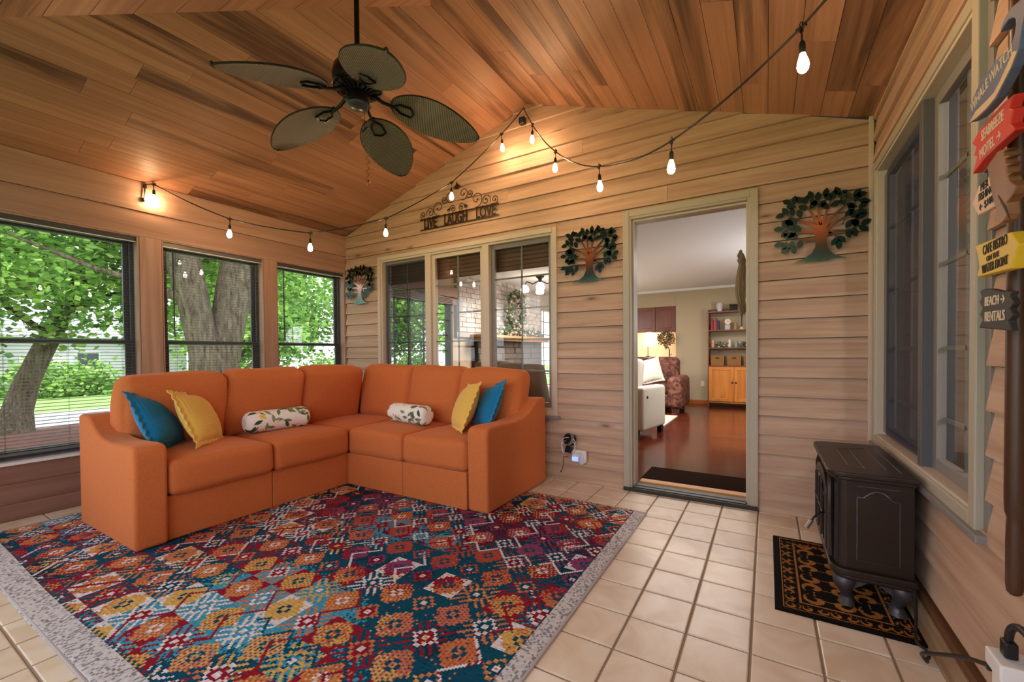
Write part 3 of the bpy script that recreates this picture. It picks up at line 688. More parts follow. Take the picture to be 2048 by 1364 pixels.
fr_ = (J > ny-6) | (I < 5); cc = np.where((fr_ & (spk < .55))[:,:,None], lin('b9a79a')*.9, cc)
xs = RX0+(RX1-RX0)*np.arange(nx+1)/nx; ys_ = RY0+(RY1-RY0)*np.arange(ny+1)/ny; XX, YY = np.meshgrid(xs, ys_, indexing='ij')
ZZ = .0105+.0012*np.random.RandomState(2).rand(nx+1,ny+1)
edge = (XX < RX0+.006) | (XX > RX1-.006) | (YY < RY0+.006) | (YY > RY1-.006); ZZ[edge] = .002
# rounded corners and a slight waver of the edges
YY = YY+.006*np.sin(XX*3.1)*(YY < RY0+.2)
rug = obj('area_rug', grid_mesh('area_rug', np.stack([XX,YY,ZZ],-1), attr_mat('multicolour_wool', .95, 500, .5, .1), cc, smooth=False), label='multicoloured geometric area rug with a pale grey border under the sofa', cat='rug')
g = G(); e0 = .006
obj('binding', g.tube([(RX1,RY1,.006),(RX1,RY0,.006)], .006, 6).tube([(RX0,RY0+.005,.006),(RX1,RY0,.006)], .006, 6), plain('rug_binding', 'bdb4b6', .9), rug)

# ------------------------------------------------------------------ stove mat
MX0, MX1, MY0, MY1, CS2 = 4.198, 4.668, -1.185, -.405, .0042
nx, ny = int((MX1-MX0)/CS2), int((MY1-MY0)/CS2); I, J = np.meshgrid(np.arange(nx), np.arange(ny), indexing='ij')
x = I*CS2; y = J*CS2; wx = MX1-MX0; wy = MY1-MY0; ed = np.minimum(np.minimum(x, wx-x), np.minimum(y, wy-y))
m = np.zeros((nx,ny), bool)
def scroll(x, y, P):
    a = x/P; b = y/P; ia = np.floor(a); ib = np.floor(b); u = (a-ia-.5)*np.where(ia%2 == 0,1,-1); v = (b-ib-.5)*np.where(ib%2 == 0,1,-1)
    r = np.hypot(u, v); th = np.arctan2(v, u)
    s = (np.sin(th+9.5*r) > .25) & (r < .47); leaf = (np.abs(u*v) < .012) & (r > .30); return (s & (r > .05)) | leaf
inn = ed > .098; m |= inn & scroll(x-.098, y-.098, .092)
bord = (ed > .034) & (ed < .080); m |= bord & scroll(np.where((x < .08) | (x > wx-.08), x-.034, x), np.where((y < .08) | (y > wy-.08), y-.034, y), .046)
m |= ((ed > .026) & (ed < .033)) | ((ed > .084) & (ed < .095))
rs = np.random.RandomState(4); cc = np.where(m[:,:,None], lin('a86e34'), lin('15110f'))*(.7+.5*rs.rand(nx,ny))[:,:,None]
XX, YY = np.meshgrid(MX0+(MX1-MX0)*np.arange(nx+1)/nx, MY0+(MY1-MY0)*np.arange(ny+1)/ny, indexing='ij'); ZZ = .0082+.0006*rs.rand(nx+1,ny+1)
ee = (XX < MX0+.003) | (XX > MX1-.003) | (YY < MY0+.003) | (YY > MY1-.003); ZZ[ee] = .0015
obj('hearth_mat', grid_mesh('hearth_mat', np.stack([XX,YY,ZZ],-1), attr_mat('scroll_mat', .95, 600, .4, .1), cc, smooth=False), label='black mat with tan scrollwork under the electric stove', cat='mat')

# ------------------------------------------------------------------ electric stove
M_st = plain('dark_bronze_enamel', '30241f', .38, .35, nb=.12, nscale=240, var=.05); M_stl = plain('gunmetal_legs', '565158', .4, .5, nb=.1, nscale=200, var=.04)
st = thing('electric_stove', 'dark brown electric stove with curved legs against the right wall', 'stove', (4.535,-.745,.009))
HX, HYY = .118, .305      # body half sizes: x toward the wall, y along the wall
def plan(hx, hy, r, n=5):      # rounded front corners (front is -x)
    p = [(hx,-hy),(hx,hy)]
    for i in range(n+1): a = PI/2+PI/2*i/n; p.append((-hx+r+r*math.cos(a), hy-r+r*math.sin(a)))
    for i in range(n+1): a = PI+PI/2*i/n; p.append((-hx+r+r*math.cos(a), -hy+r+r*math.sin(a)))
    return p
up = lambda a,b,t: (a,b,t)
obj('body', G().prism(plan(HX,HYY,.03), .165, .530, up), M_st, st, bevel=.002)
for nm, z0, z1, o_ in (('top_plate',.535,.556,.028),('top_moulding',.520,.536,.016),('base_moulding',.138,.166,.020),('base_plinth',.120,.139,.010)):
    o = obj(nm, G().prism(plan(HX+o_*.8,HYY+o_,.055), z0, z1, up), M_st, st, bevel=.006, seg=3); o.location.x = -o_*.45
g = G()      # raised lines cast into the top
for a,b,c,d in ((-.07,-.20,-.07,.14),(-.02,-.24,-.02,.20),(.05,-.22,.05,.22),(-.07,.14,.05,.22),(.09,-.25,.09,.25),(-.07,-.20,-.02,-.24)): g.tube([(a,b,.5565),(c,d,.5565)], .0018, 5)
obj('top_relief', g, M_stl, st)
def relief(side):      # arched panel on the side that faces the camera (and its twin)
    y = side*(HYY+.001); g = G(); a0, a1, z0, z1 = -.055, .075, .205, .455
    arch = [(a0,z1)]+[(a0+.02+.09*i/10, z1+.030*math.sin(PI*i/10)) for i in range(11)]+[(a1,z1)]
    g.tube([(a0,y,z1),(a0,y,z0),(a1,y,z0-.0),(a1,y,z1)], .0030, 5); g.tube([(p,y,q) for p,q in arch], .0036, 5)
    g.tube([(a0,y,z1),(a0,y,.500),(a1,y,.500)], .0016, 5); return g
obj('side_relief', relief(-1), M_stl, st); obj('side_relief', relief(1), M_stl, st)
# arched glass door on the front
dpl = [(-.20,.19),(.20,.19),(.20,.43)]+[(.20*math.cos(PI*i/12), .43+.075*math.sin(PI*i/12)) for i in range(1,12)]+[(-.20,.43)]
door = obj('door', G().prism(dpl, -HX-.030, -HX-.006, lambda a,b,t: (t,a,b)), M_st, st, bevel=.004)
ip = [(a*.80, .31+(b-.31)*.80) for a,b in dpl]; obj('door_glass', G().prism(ip, -HX-.034, -HX-.028, lambda a,b,t: (t,a,b)), plain('smoked_glass', '0b0b0d', .08), door)
g = G()
for q in (-.11,0,.11): g.tube([(-HX-.036,q,.215),(-HX-.036,q,.45)], .005, 6)
g.tube([(-HX-.036,-.16,.33),(-HX-.036,.16,.33)], .004, 6); obj('door_bars', g, M_st, door)
g = G()
for s_ in (-1,1): g.tube([(-HX-.012, s_*.235, .18),(-HX-.016, s_*.235, .36),(-HX-.016, s_*.232, .47),(-HX-.012, s_*.20, .515)], [.014,.012,.013,.010], 8)
obj('front_pilaster', g, M_st, st, smooth=True)
hd = obj('handle', G().tube(bez((-HX-.03,-.17,.335),(-HX-.05,-.20,.34),(-HX-.066,-.20,.33),(-HX-.085,-.205,.285)), .0045, 6), M_black, st)
obj('spring_grip', G().tube([(-HX-.078-.004*math.cos(i*.8)*0-.00115*i, -.204, .302-.0021*i) for i in range(18)], [.0085+.0018*(i%2) for i in range(18)], 8), plain('chrome_spring', 'c8c8cc', .25, .9), hd)
def leg_geo(sx, sy):      # cabriole leg
    g = G(); c = []
    for i in range(9):
        t = i/8; out = .020+.020*math.sin(PI*t)-.030*t+.060*max(0,t-.7)
        c.append((t, out))
    pr_ = [(0,.040),(.10,.042),(.28,.037),(.45,.029),(.62,.022),(.78,.020),(.90,.027),(1,.031)]
    for i,(t,r) in enumerate(pr_):
        z = .122*(1-t); off = .030*math.sin(PI*t*.9)*(1-t)-.022*t**.8+.022*max(0,t-.75)*3
        cx = sx*(HX-.032+off*.8); cy_ = sy*(HYY-.045+off*1.2)
        ring_ = [(cx+r*1.0*math.cos(a)*(1.0 if t < .5 else 1), cy_+r*1.15*math.sin(a), z) for a in [2*PI*k/10 for k in range(10)]]
        g.v += ring_
        if i: 
            b0 = len(g.v)-20
            for k in range(10): g.f.append((b0+k, b0+(k+1)%10, b0+10+(k+1)%10, b0+10+k))
    g.f.append(tuple(range(9,-1,-1))); n = len(g.v); g.f.append(tuple(range(n-10,n)))
    zt = .122
    if sy: g.prism([(0,0),(.085,0),(.060,-.022),(.030,-.040),(.0,-.055)], -.006, .006, lambda a,b,t: (sx*(HX-.02), sy*(HYY-.03-a), zt+b) if abs(t) > 9 else (sx*(HX-.028)+t, sy*(HYY-.05-a), zt+b))
    g.prism([(0,0),(.060,0),(.045,-.020),(.020,-.038),(.0,-.05)], -.006, .006, lambda a,b,t: (sx*(HX-.05-a), sy*(HYY-.03)+t, zt+b)); return g
for sx in (-1,1):
    for sy in (-1,1): obj('leg', leg_geo(sx,sy), M_stl, st, smooth=True, angle=50)
obj('hinge_strip', G().box(-HX-.006,-HX+.02,-HYY+.015,-HYY+.05,.18,.50), M_black, st)

# ------------------------------------------------------------------ ceiling fan
tm = NT('woven_wicker'); v_ = tm.coord((1,1,1)); wv = tm.n('TexWave'); wv.inputs['Scale'].default_value = 34; wv.bands_direction = 'X'; wv.inputs['Distortion'].default_value = .0
wv2 = tm.n('TexWave'); wv2.inputs['Scale'].default_value = 48; wv2.bands_direction = 'Y'; wv2.inputs['Phase Offset'].default_value = 0
tm.l(v_, wv.inputs['Vector']); tm.l(v_, wv2.inputs['Vector'])
h_ = tm.math('MAXIMUM', wv.outputs['Fac'], wv2.outputs['Fac']); c_ = tm.ramp(tm.math('MULTIPLY', wv.outputs['Fac'], wv2.outputs['Fac']), [(.05, '46392e'), (.55, 'b3a48f')])
tm.base(c_); tm.bump(h_, .9, .006); M_wick = tm.set(.42, spec=.6)
fan = thing('ceiling_fan', 'black ceiling fan with five woven leaf-shaped blades hanging from the vault', 'ceiling fan', (2.345,-1.685,0))
M_fan = plain('black_fan_metal', '15171a', .3, .5, var=.02); FZ = 2.378
obj('canopy', G().lathe([(.02,2.90),(.062,2.93),(.07,3.02)], 24), M_fan, fan, smooth=True)
obj('downrod', G().tube([(0,0,2.56),(0,0,2.95)], .0135, 12), M_fan, fan, smooth=True)
obj('motor_housing', G().lathe([(.02,FZ+.185),(.05,FZ+.18),(.085,FZ+.165),(.115,FZ+.13),(.122,FZ+.09),(.118,FZ+.05),(.10,FZ+.03),(.06,FZ+.02)], 32), M_fan, fan, smooth=True)
g = G()
for k in range(20):
    a = 2*PI*k/20; g.tube([(.055*math.cos(a),.055*math.sin(a),FZ+.012),(.112*math.cos(a),.112*math.sin(a),FZ+.036)], .005, 5)
g.lathe([(.118,FZ+.034),(.124,FZ+.040),(.118,FZ+.048)], 28); obj('vent_ring', g, M_fan, fan, smooth=True)
obj('switch_housing', G().lathe([(.058,FZ+.02),(.058,FZ-.03),(.050,FZ-.036)], 24), M_fan, fan, smooth=True)
obj('bottom_cap', G().lathe([(.052,FZ-.034),(.056,FZ-.046),(.045,FZ-.058),(.012,FZ-.064),(.001,FZ-.065)], 24), plain('grey_cap', '50565a', .3, .6), fan, smooth=True)
def blade_mesh():
    nu, nv = 30, 9; P = np.zeros((nu,nv,3)); L = .475
    for i in range(nu):
        u = i/(nu-1); hw = .136*max(.004, math.sin(PI*(.004+.993*u)**.85))**.6
        for j in range(nv):
            v = j/(nv-1)*2-1; P[i,j] = (L*u, hw*v, -.010*(v*v)+.010*math.sin(PI*u))
    g = G(); idx = lambda i,j,k: (i*nv+j)+k*nu*nv
    for k in (0,1): g.v += [(p[0],p[1],p[2]-.005*k) for p in P.reshape(-1,3)]
    for i in range(nu-1):
        for j in range(nv-1): g.f += [(idx(i,j,0),idx(i+1,j,0),idx(i+1,j+1,0),idx(i,j+1,0)), (idx(i,j,1),idx(i,j+1,1),idx(i+1,j+1,1),idx(i+1,j,1))]
    bo = [(i,0) for i in range(nu)]+[(nu-1,j) for j in range(1,nv)]+[(i,nv-1) for i in range(nu-2,-1,-1)]+[(0,j) for j in range(nv-2,0,-1)]
    for a_, b_ in zip(bo, bo[1:]+bo[:1]): g.f.append((idx(*a_,0),idx(*b_,0),idx(*b_,1),idx(*a_,1)))
    rim = [g.v[idx(*q,0)] for q in bo]
    return mesh('blade', g, M_wick, True), mesh('blade_rim', G().tube(rim+rim[:1], .0045, 6, False), plain('dark_wicker_rim', '1c1613', .6), True)
bl, rimm = blade_mesh()
g = G(); pl_ = [(.0,-.014),(.055,-.022),(.115,-.034),(.135,-.020),(.135,.020),(.115,.034),(.055,.022),(.0,.014)]
g.tube([(-.13,0,.012),(-.09,0,.004),(-.04,0,-.012),(.02,0,-.014)], [.011,.010,.009,.008], 8)
g.tube([(.015,0,-.012),(.05,-.030,-.012),(.105,-.034,-.012),(.120,0,-.012),(.105,.034,-.012),(.05,.030,-.012),(.015,0,-.012)], .0065, 6)
bm_ = mesh('blade_bracket', g, M_fan, True)
PITCH, DROOP = math.radians(-10), math.radians(15)
for k in range(5):
    a = math.radians(-101+72*k); Mx = Matrix.Rotation(a,4,'Z')@Matrix.Translation((.165,0,FZ-.018))@Matrix.Rotation(DROOP,4,'Y')@Matrix.Rotation(PITCH,4,'X')
    b = obj('blade', bl, parent=fan); b.matrix_local = Mx
    r_ = obj('blade_rim', rimm, parent=b)
    q = obj('blade_bracket', bm_, parent=fan); q.matrix_local = Mx
g = G().tube([(.045,.02,FZ-.04),(.047,.022,FZ-.15),(.046,.022,FZ-.30)], .0012, 5)
pc = obj('pull_chain', g, M_frame, fan); 
g = G().tube([(.046+.010*math.sin(i*1.1),.022+.010*math.cos(i*1.1),FZ-.30-.006*i) for i in range(22)], .0026, 5).sphere((.046,.022,FZ-.445), .009, 6, (1,1,1.8)); obj('chain_charm', g, plain('copper_charm', 'a8683c', .35, .6), pc)
pc2 = obj('pull_chain', G().tube([(-.01,.05,FZ-.04),(-.012,.052,FZ-.13),(-.012,.052,FZ-.135)], .0012, 5).tube([(-.035,.052,FZ-.148),(.012,.052,FZ-.132)], .005, 6), M_black, fan)

# ------------------------------------------------------------------ string lights
M_bulb = emit('warm_glowing_bulb', 'ffcc98', BULB); M_cordb = plain('black_rubber_cord', '1b1917', .5)
sl_ = thing('string_lights', 'black cord of warm glowing bulbs swagged from the left wall over the gable peak', 'string lights')
JL = [(.012,-1.790,2.372),(.050,-1.751,2.382),(.497,-1.426,2.125),(.987,-1.069,2.028),(1.467,-.719,2.159),(1.899,-.405,2.470),(2.238,-.158,2.889),(2.386,-.040,3.120)]
JR = [(2.386,-.040,3.120),(2.540,-.166,2.876),(2.857,-.406,2.490),(3.304,-.744,2.154),(3.787,-1.109,2.024),(4.267,-1.473,2.116),(4.690,-1.790,2.372)]
sagL = [0,.014,.012,.012,.012,.012,.006]; sagR = [.004,.02,.03,.03,.022,.01]
g = G()
for J_, S_ in ((JL, sagL), (JR, sagR)):
    P = []
    for (p, q), s in zip(zip(J_[:-1], J_[1:]), S_):
        for i in range(8): t = i/8; P.append((p[0]+(q[0]-p[0])*t, p[1]+(q[1]-p[1])*t, p[2]+(q[2]-p[2])*t-4*s*t*(1-t)))
    P.append(J_[-1]); g.tube(P, .0042, 6)
obj('cord', g, M_cordb, sl_, smooth=True)
sk = G(); sk.tube([(0,0,.004),(.001,0,-.035),(0,0,-.062)], .0035, 6).lathe([(.006,-.055),(.0105,-.062),(.0125,-.075),(.0125,-.100),(.011,-.106)], 12); 
sk.tube([(-.020,0,.0),(.020,0,.0)], .008, 6).tube([(0,-.0,.0),(0,0,-.018)], .008, 6)
sk.tube([(.006*math.cos(a),0,.014+.008*math.sin(a)) for a in [2*PI*i/10 for i in range(11)]], .0022, 5, False)
skm = mesh('socket', sk, M_cordb, True)
blm = mesh('bulb', G().lathe([(.009,-.104),(.012,-.115),(.0195,-.138),(.0225,-.156),(.0195,-.172),(.011,-.182),(.0005,-.185)], 14), M_bulb, True)
def bulb_at(p, n):
    s = obj('socket', skm, parent=sl_); s.location = p; s.rotation_euler = (random.uniform(-.05,.05), random.uniform(-.07,.07), math.atan2(n[1],n[0]))
    s.scale = (.8,.8,.8); b = obj('bulb', blm, parent=s); return s
for p in JL[1:-1]: bulb_at(p, (.8,.58))
for p in JR[1:-1]: bulb_at(p, (.8,-.6))
obj('plug_adapter', G().box(.004,.020,-1.802,-1.782,2.345,2.368).tube([(.018,-1.793,2.345),(.020,-1.797,2.29),(.018,-1.802,2.245)], .005, 6).lathe([(.006,2.235),(.012,2.245),(.012,2.262)], 10, (.018,-1.802,0)), M_cordb, sl_)
obj('cup_hook', G().tube([(2.386,-.0,3.125),(2.386,-.03,3.128),(2.386,-.045,3.118),(2.386,-.04,3.108)], .002, 5), M_iron, sl_)
sc_ = thing('security_camera', 'small black cube camera under the gable peak on the clapboard', 'camera', (2.378,-.045,3.010))
obj('camera_body', G().box(-.026,.026,-.022,.022,-.028,.028), M_black, sc_, bevel=.006, seg=3)
obj('lens', G().lathe([(.013,-.001),(.015,.003),(.0001,.004)], 14, (.004,-.026,-.006), 'y'), plain('lens_glass', '2a3a55', .05), sc_); obj('camera_mount', G().tube([(0,.02,0),(0,.045,.0)], .007, 8), M_black, sc_)

# ------------------------------------------------------------------ metal tree wall art
def tree_mat():
    t = NT('flame_painted_metal'); tcn = t.n('TexCoord'); sx = t.n('SeparateXYZ'); t.l(tcn.outputs['Object'], sx.inputs[0])
    n = t.noise(tcn.outputs['Object'], 14, 3)
    dz = t.math('SUBTRACT', sx.outputs[2], .23); dx = t.math('MULTIPLY', t.math('ADD', sx.outputs[0], .01), 1.1)
    r = t.math('SQRT', t.math('ADD', t.math('MULTIPLY', dz, dz), t.math('MULTIPLY', dx, dx)))
    r = t.math('ADD', r, t.math('MULTIPLY', t.math('SUBTRACT', n, .5), .06))
    col = t.ramp(r, [(.02, 'b0602e'), (.08, '84421f'), (.13, '42301f'), (.19, '17352c'), (.25, '1d5a48')])
    t.base(col); t.b.inputs['Coat Weight'].default_value = 1; t.b.inputs['Coat Roughness'].default_value = .12; t.b.inputs['Coat IOR'].default_value = 1.8; return t.set(.3, .75)
M_tree = tree_mat(); M_tleaf = plain('dark_green_patina', '1d3a30', .3, .7, nscale=20, var=.25)
def leafpoly(x, z, a, L=.055, w=.016):
    P = [(0,0),(.25,.75),(.55,1.),(.8,.65),(1,0),(.8,-.65),(.55,-1.),(.25,-.75)]
    return [(x+math.cos(a)*p*L-math.sin(a)*q*w, z+math.sin(a)*p*L+math.cos(a)*q*w) for p, q in P]
yf = lambda a,b,t: (a,t,b)
S = .385
def ribbon(pts, r0, r1, yoff):
    n = len(pts); L = []; R_ = []
    for i, p in enumerate(pts):
        q0 = pts[max(0,i-1)]; q1 = pts[min(n-1,i+1)]; d = math.hypot(q1[0]-q0[0], q1[1]-q0[1]); nx_, nz_ = -(q1[1]-q0[1])/d, (q1[0]-q0[0])/d; r = r0+(r1-r0)*i/(n-1)
        L.append((p[0]+nx_*r, p[1]+nz_*r)); R_.append((p[0]-nx_*r, p[1]-nz_*r))
    return L, R_
BR = [  # start, ctrl, ctrl, end (unit square; x from centre, z up), r0
 ((-.06,.34),(-.18,.33),(-.25,.38),(-.46,.33),.020), ((-.05,.44),(-.15,.50),(-.3,.44),(-.47,.55),.020), ((-.04,.50),(-.12,.62),(-.25,.62),(-.45,.78),.022),
 ((-.02,.55),(-.10,.70),(-.12,.80),(-.22,.92),.018), ((0,.55),(-.02,.7),(-.04,.8),(-.03,.95),.017), ((.02,.55),(.05,.7),(.10,.8),(.14,.95),.018),
 ((.04,.50),(.12,.66),(.25,.72),(.42,.93),.022), ((.05,.44),(.18,.54),(.25,.62),(.46,.70),.020), ((.06,.38),(.16,.50),(.28,.36),(.46,.46),.020), ((.10,.42),(.18,.40),(.20,.36),(.22,.24),.012)]
LV = [(-.46,.33,3.4),(-.42,.34,4.2),(-.38,.36,2.2),(-.34,.35,4.3),(-.28,.37,2.4),(-.24,.35,4.5),(-.46,.55,3.1),(-.42,.54,2.0),(-.40,.52,3.9),(-.33,.49,2.2),(-.30,.48,3.8),(-.24,.47,2.3),
 (-.44,.78,3.4),(-.40,.76,2.2),(-.36,.72,4.2),(-.34,.72,1.8),(-.28,.68,3.9),(-.24,.68,1.9),(-.22,.90,2.2),(-.20,.88,1.3),(-.16,.80,2.6),(-.14,.80,.9),(-.03,.90,1.6),(-.03,.84,2.4),(-.03,.80,.8),
 (.13,.90,1.2),(.13,.88,2.2),(.11,.80,.4),(.10,.76,2.3),(.38,.88,.9),(.36,.86,2.2),(.40,.90,.1),(.30,.80,-.5),(.28,.78,1.8),(.44,.70,.7),(.42,.69,-.5),(.36,.66,1.6),(.33,.65,-.4),(.28,.62,.6),
 (.46,.46,.5),(.44,.45,-.6),(.40,.44,1.4),(.38,.44,-1.3),(.30,.43,1.1),(.32,.43,-1.4),(.22,.28,-1.6),(.21,.32,-2.2),(.2,.34,-.8),(-.36,.92,2.6),(-.34,.90,1.4),(-.30,.86,2.9),(.44,.82,-.2),(.40,.80,1.2),(.22,.94,1.9),(.20,.92,.6),(-.10,.94,1.9),(.05,.94,1.4),(-.34,.60,2.6),(.40,.58,.2),(.36,.56,-.9),(-.38,.24,3.6),(-.32,.28,4.6)]
lfm = None
def wall_tree(lab, x, z):
    global lfm
    t = thing('metal_tree_wall_art', lab, 'wall art', (x,-.040,z), group=None); g = G(); h = .0015
    tr = [(-.37,0),(-.20,.012),(-.16,-.002),(-.06,.012),(-.03,-.004),(.04,.010),(.08,-.002),(.16,.014),(.33,.004),(.20,.055),(.12,.13),(.085,.22),(.075,.34),(.09,.42),(.06,.56),(-.04,.56),(-.08,.44),(-.065,.34),(-.07,.22),(-.12,.12),(-.22,.05)]
    g.prism([(a*S, b*S) for a, b in tr], -h, h, yf)
    for p0,p1,p2,p3,r0 in BR:
        pts = [(p[0]*S,p[1]*S) for p in bez(p0,p1,p2,p3,7)]; L, R_ = ribbon(pts, r0*S*1.35, .010*S, 0)
        for i in range(len(L)-1): g.prism([L[i],R_[i],R_[i+1],L[i+1]], -h-.0006, h-.0006, yf)
    obj('trunk', g, M_tree, t)
    if lfm is None: lfm = [mesh('leaf', G().prism([(a*S, b*S) for a, b in leafpoly(0,0,0,.135,.036)], -h, h, yf), M_tree) ]
    for k, (lx, lz, a) in enumerate(LV):
        g2 = G().prism([(p*S, q*S) for p, q in leafpoly(lx*1.06,lz*1.03,a,.150,.045)], -.0045, -.0025, yf); obj('leaf', g2, M_tleaf, t)
    g3 = G()
    for k in range(5):
        a = 2*PI*k/5; g3.prism([(p*S, q*S) for p, q in leafpoly(.33,.93,a,.075,.030)], -.007, -.005, yf)
    obj('flower', g3, M_tree, t)
    obj('standoff', G().tube([(0,0,.15),(0,.04,.15)], .003, 6).tube([(-.10,0,.21),(-.10,.04,.21)], .003, 6).tube([(.11,0,.21),(.11,.04,.21)], .003, 6), M_iron, t)
wall_tree('green and copper metal tree in the corner left of the sliding window', .282, 1.600)
wall_tree('copper metal tree with green leaves between the window and the doorway', 2.965, 1.603)
wall_tree('copper metal tree with black leaves right of the doorway', 4.449, 1.594)

# ------------------------------------------------------------------ scroll sign
M_rust = plain('rusty_brown_iron', '3d2a20', .55, .5, var=.15)
sg = thing('scroll_sign', 'brown iron scroll sign with cut-out words over the sliding window', 'sign', (1.652,-.030,2.264))
obj('bar', G().box(-.465,.465,-.003,.003,0,.011), M_rust, sg); obj('bar', G().box(-.465,.465,-.003,.003,.102,.113), M_rust, sg)
for s_, x, sx in (('LIVE',-.335,.60),('LAUGH',-.020,.56),('LOVE',.325,.60)):
    lettering(s_, .150, Matrix.Translation((x,0,.057))@Matrix.Rotation(PI/2,4,'X'), M_rust, sg, 'letters', sx, .003)
def spiral(cx, cz, r, a0, turns, sgn, n=26):
    return [(cx+r*(1-.80*i/n)*math.cos(a0+sgn*2*PI*turns*i/n), 0, cz+r*(1-.80*i/n)*math.sin(a0+sgn*2*PI*turns*i/n)) for i in range(n+1)]
for m_ in (-1, 1):
    for cx, cz, r, a0, tn in ((.425,.150,.040,-1.6,1.25),(.33,.160,.052,-.4,1.3),(.225,.190,.075,-1.7,1.2),(.150,.255,.040,-2.8,1.3),(.075,.270,.060,-1.9,1.2),(.05,.150,.038,-.3,1.4),(.105,.150,.022,2.0,1.1),(.020,.345,.022,-2.0,1.0)):
        P = [(m_*p[0], p[1], p[2]) for p in spiral(cx, cz, r, a0, tn, 1)]
        s = obj('scroll', G().tube(P, .0036, 5), M_rust, sg); obj('leaf_tip', G().sphere(P[-1], .010, 6, (1,.4,1)), M_rust, s)
obj('finial', G().prism([(-.022,.345),(0,.318),(.022,.345),(0,.392)], -.003, .003, yf), M_rust, sg)

# ------------------------------------------------------------------ signpost on the right wall
sp = thing('signpost', 'dark brown rustic pole with beach signs hung on the right wall', 'signpost', (0,0,0))
PX, PY = 4.668, -1.744
M_post = wood('dark_stained_pole', '5e3a26', '3e2618', 'a8713c', 2, .4, knots=.5, across=14, along=2.)
obj('pole', G().tube([(PX,PY,z) for z in (.478,.484,.50,.60,.640,.655,.672,.70,.9,1.1,1.4,1.9)], [.008,.013,.0150,.0155,.0145,.0135,.0175,.0185,.0185,.018,.018,.0175], 16), M_post, sp, smooth=True, angle=50)
obj('top_board', G().prism([(1.655,1.50),(1.70,1.47),(1.80,1.49),(1.83,1.52),(1.83,1.93),(1.655,1.93)], 4.692, 4.678, lambda a,b,t: (t,-a,b)), wood('rust_brown_board', 'a5683c', '7b4726', '3c2416', 2, .5), sp, bevel=.003)
pk = lambda a,b,t: (t,-a,b)
def sign(name, lab, poly, x, th, mat, texts, tmat, belly=None):
    t = obj(name, G().prism(poly, x, x+th, pk), mat, sp, bevel=.0025); t['label'] = lab
    for s_, a, b, size, ang, sx in texts:      # reading direction is towards the camera (-Y), ang tilts it
        Mx = Matrix(((0,0,-1,x-.0006),(-math.cos(ang),math.sin(ang),0,-a),(math.sin(ang),math.cos(ang),0,b),(0,0,0,1)))
        lettering(s_, size, Mx, tmat, t, sx=sx, ext=.0008)
    if belly: obj('pale_belly', G().prism(belly[0], x-.0012, x+.0005, pk), belly[1], t)
    return t
M_paintw = plain('cream_paint', 'f3d9bc', .6); M_paintk = plain('black_paint', '2a211d', .6)
sign('whale_board','blue whale-shaped board', [(1.696,1.607),(1.692,1.623),(1.701,1.647),(1.737,1.668),(1.772,1.675),(1.813,1.678),(1.847,1.678),(1.883,1.668),(1.902,1.673),(1.913,1.683),(1.918,1.699),(1.916,1.711),(1.907,1.720),(1.890,1.728),(1.870,1.729),(1.852,1.725),(1.858,1.737),(1.874,1.744),(1.897,1.747),(1.919,1.741),(1.939,1.736),(1.970,1.745),(1.985,1.735),(1.966,1.715),(1.951,1.693),(1.937,1.660),(1.932,1.642),(1.903,1.622),(1.873,1.609),(1.836,1.594),(1.792,1.592),(1.739,1.596)],
     4.600, .018, plain('slate_blue_paint','67759b',.6,var=.2), [('WHALE',1.755,1.642,.034,.17,.80),('WATCH',1.858,1.655,.034,.08,.80)], M_paintw,
     ([(1.700,1.606),(1.738,1.616),(1.791,1.612),(1.831,1.611),(1.856,1.620),(1.888,1.636),(1.912,1.650),(1.928,1.642),(1.903,1.624),(1.873,1.611),(1.836,1.597),(1.792,1.595),(1.739,1.599)], plain('cream_belly','ecc9a0',.6)))
sign('red_board','red jagged board', [(1.652,1.569),(1.688,1.584),(1.763,1.589),(1.817,1.590),(1.860,1.586),(1.843,1.565),(1.860,1.555),(1.847,1.531),(1.868,1.511),(1.864,1.507),(1.788,1.507),(1.716,1.503),(1.657,1.491),(1.684,1.525),(1.664,1.535),(1.678,1.551)],
     4.618, .020, plain('bright_red_paint','e2362a',.5,var=.04), [('SEABREEZE',1.765,1.562,.036,0,.62),('MOTEL \u2192',1.755,1.524,.036,.05,.68)], M_paintw)
sign('pale_board','pale pink pointed board', [(1.617,1.427),(1.655,1.460),(1.723,1.465),(1.790,1.440),(1.805,1.380),(1.654,1.387)], 4.630, .012, plain('pale_pink_paint','f0cdb4',.6,var=.05),
     [('PIER',1.690,1.450,.027,0,.85),('FISHING',1.698,1.428,.027,0,.80),('\u2190 $108',1.700,1.403,.025,.02,.95)], M_paintk)
fp = [(1.816,1.456),(1.825,1.461),(1.849,1.466),(1.862,1.471),(1.879,1.468),(1.909,1.458),(1.887,1.459),(1.891,1.451),(1.924,1.438),(1.895,1.442),(1.899,1.432),(1.926,1.422),(1.901,1.424),(1.904,1.410),(1.930,1.402),(1.908,1.402),(1.916,1.390),(1.945,1.369),(1.931,1.358),(1.905,1.349),(1.909,1.325),(1.898,1.316),(1.882,1.313),(1.852,1.327),(1.860,1.351),(1.851,1.361),(1.838,1.388),(1.828,1.418)]
fs_ = obj('fish_carving', G().prism([(a, b) for a, b in fp], 4.594, 4.614, pk), wood('carved_brown_fish','9a6a48','7c5032','3c2416',2,.5), sp, bevel=.003); fs_['label'] = 'carved brown wooden fish'
g = G()
for i in range(9): g.tube([(4.5935,-(1.872+.004*i),1.375-.004*i),(4.5935,-(1.885+.0045*i),1.368-.0055*i-.012)], .0007, 4)
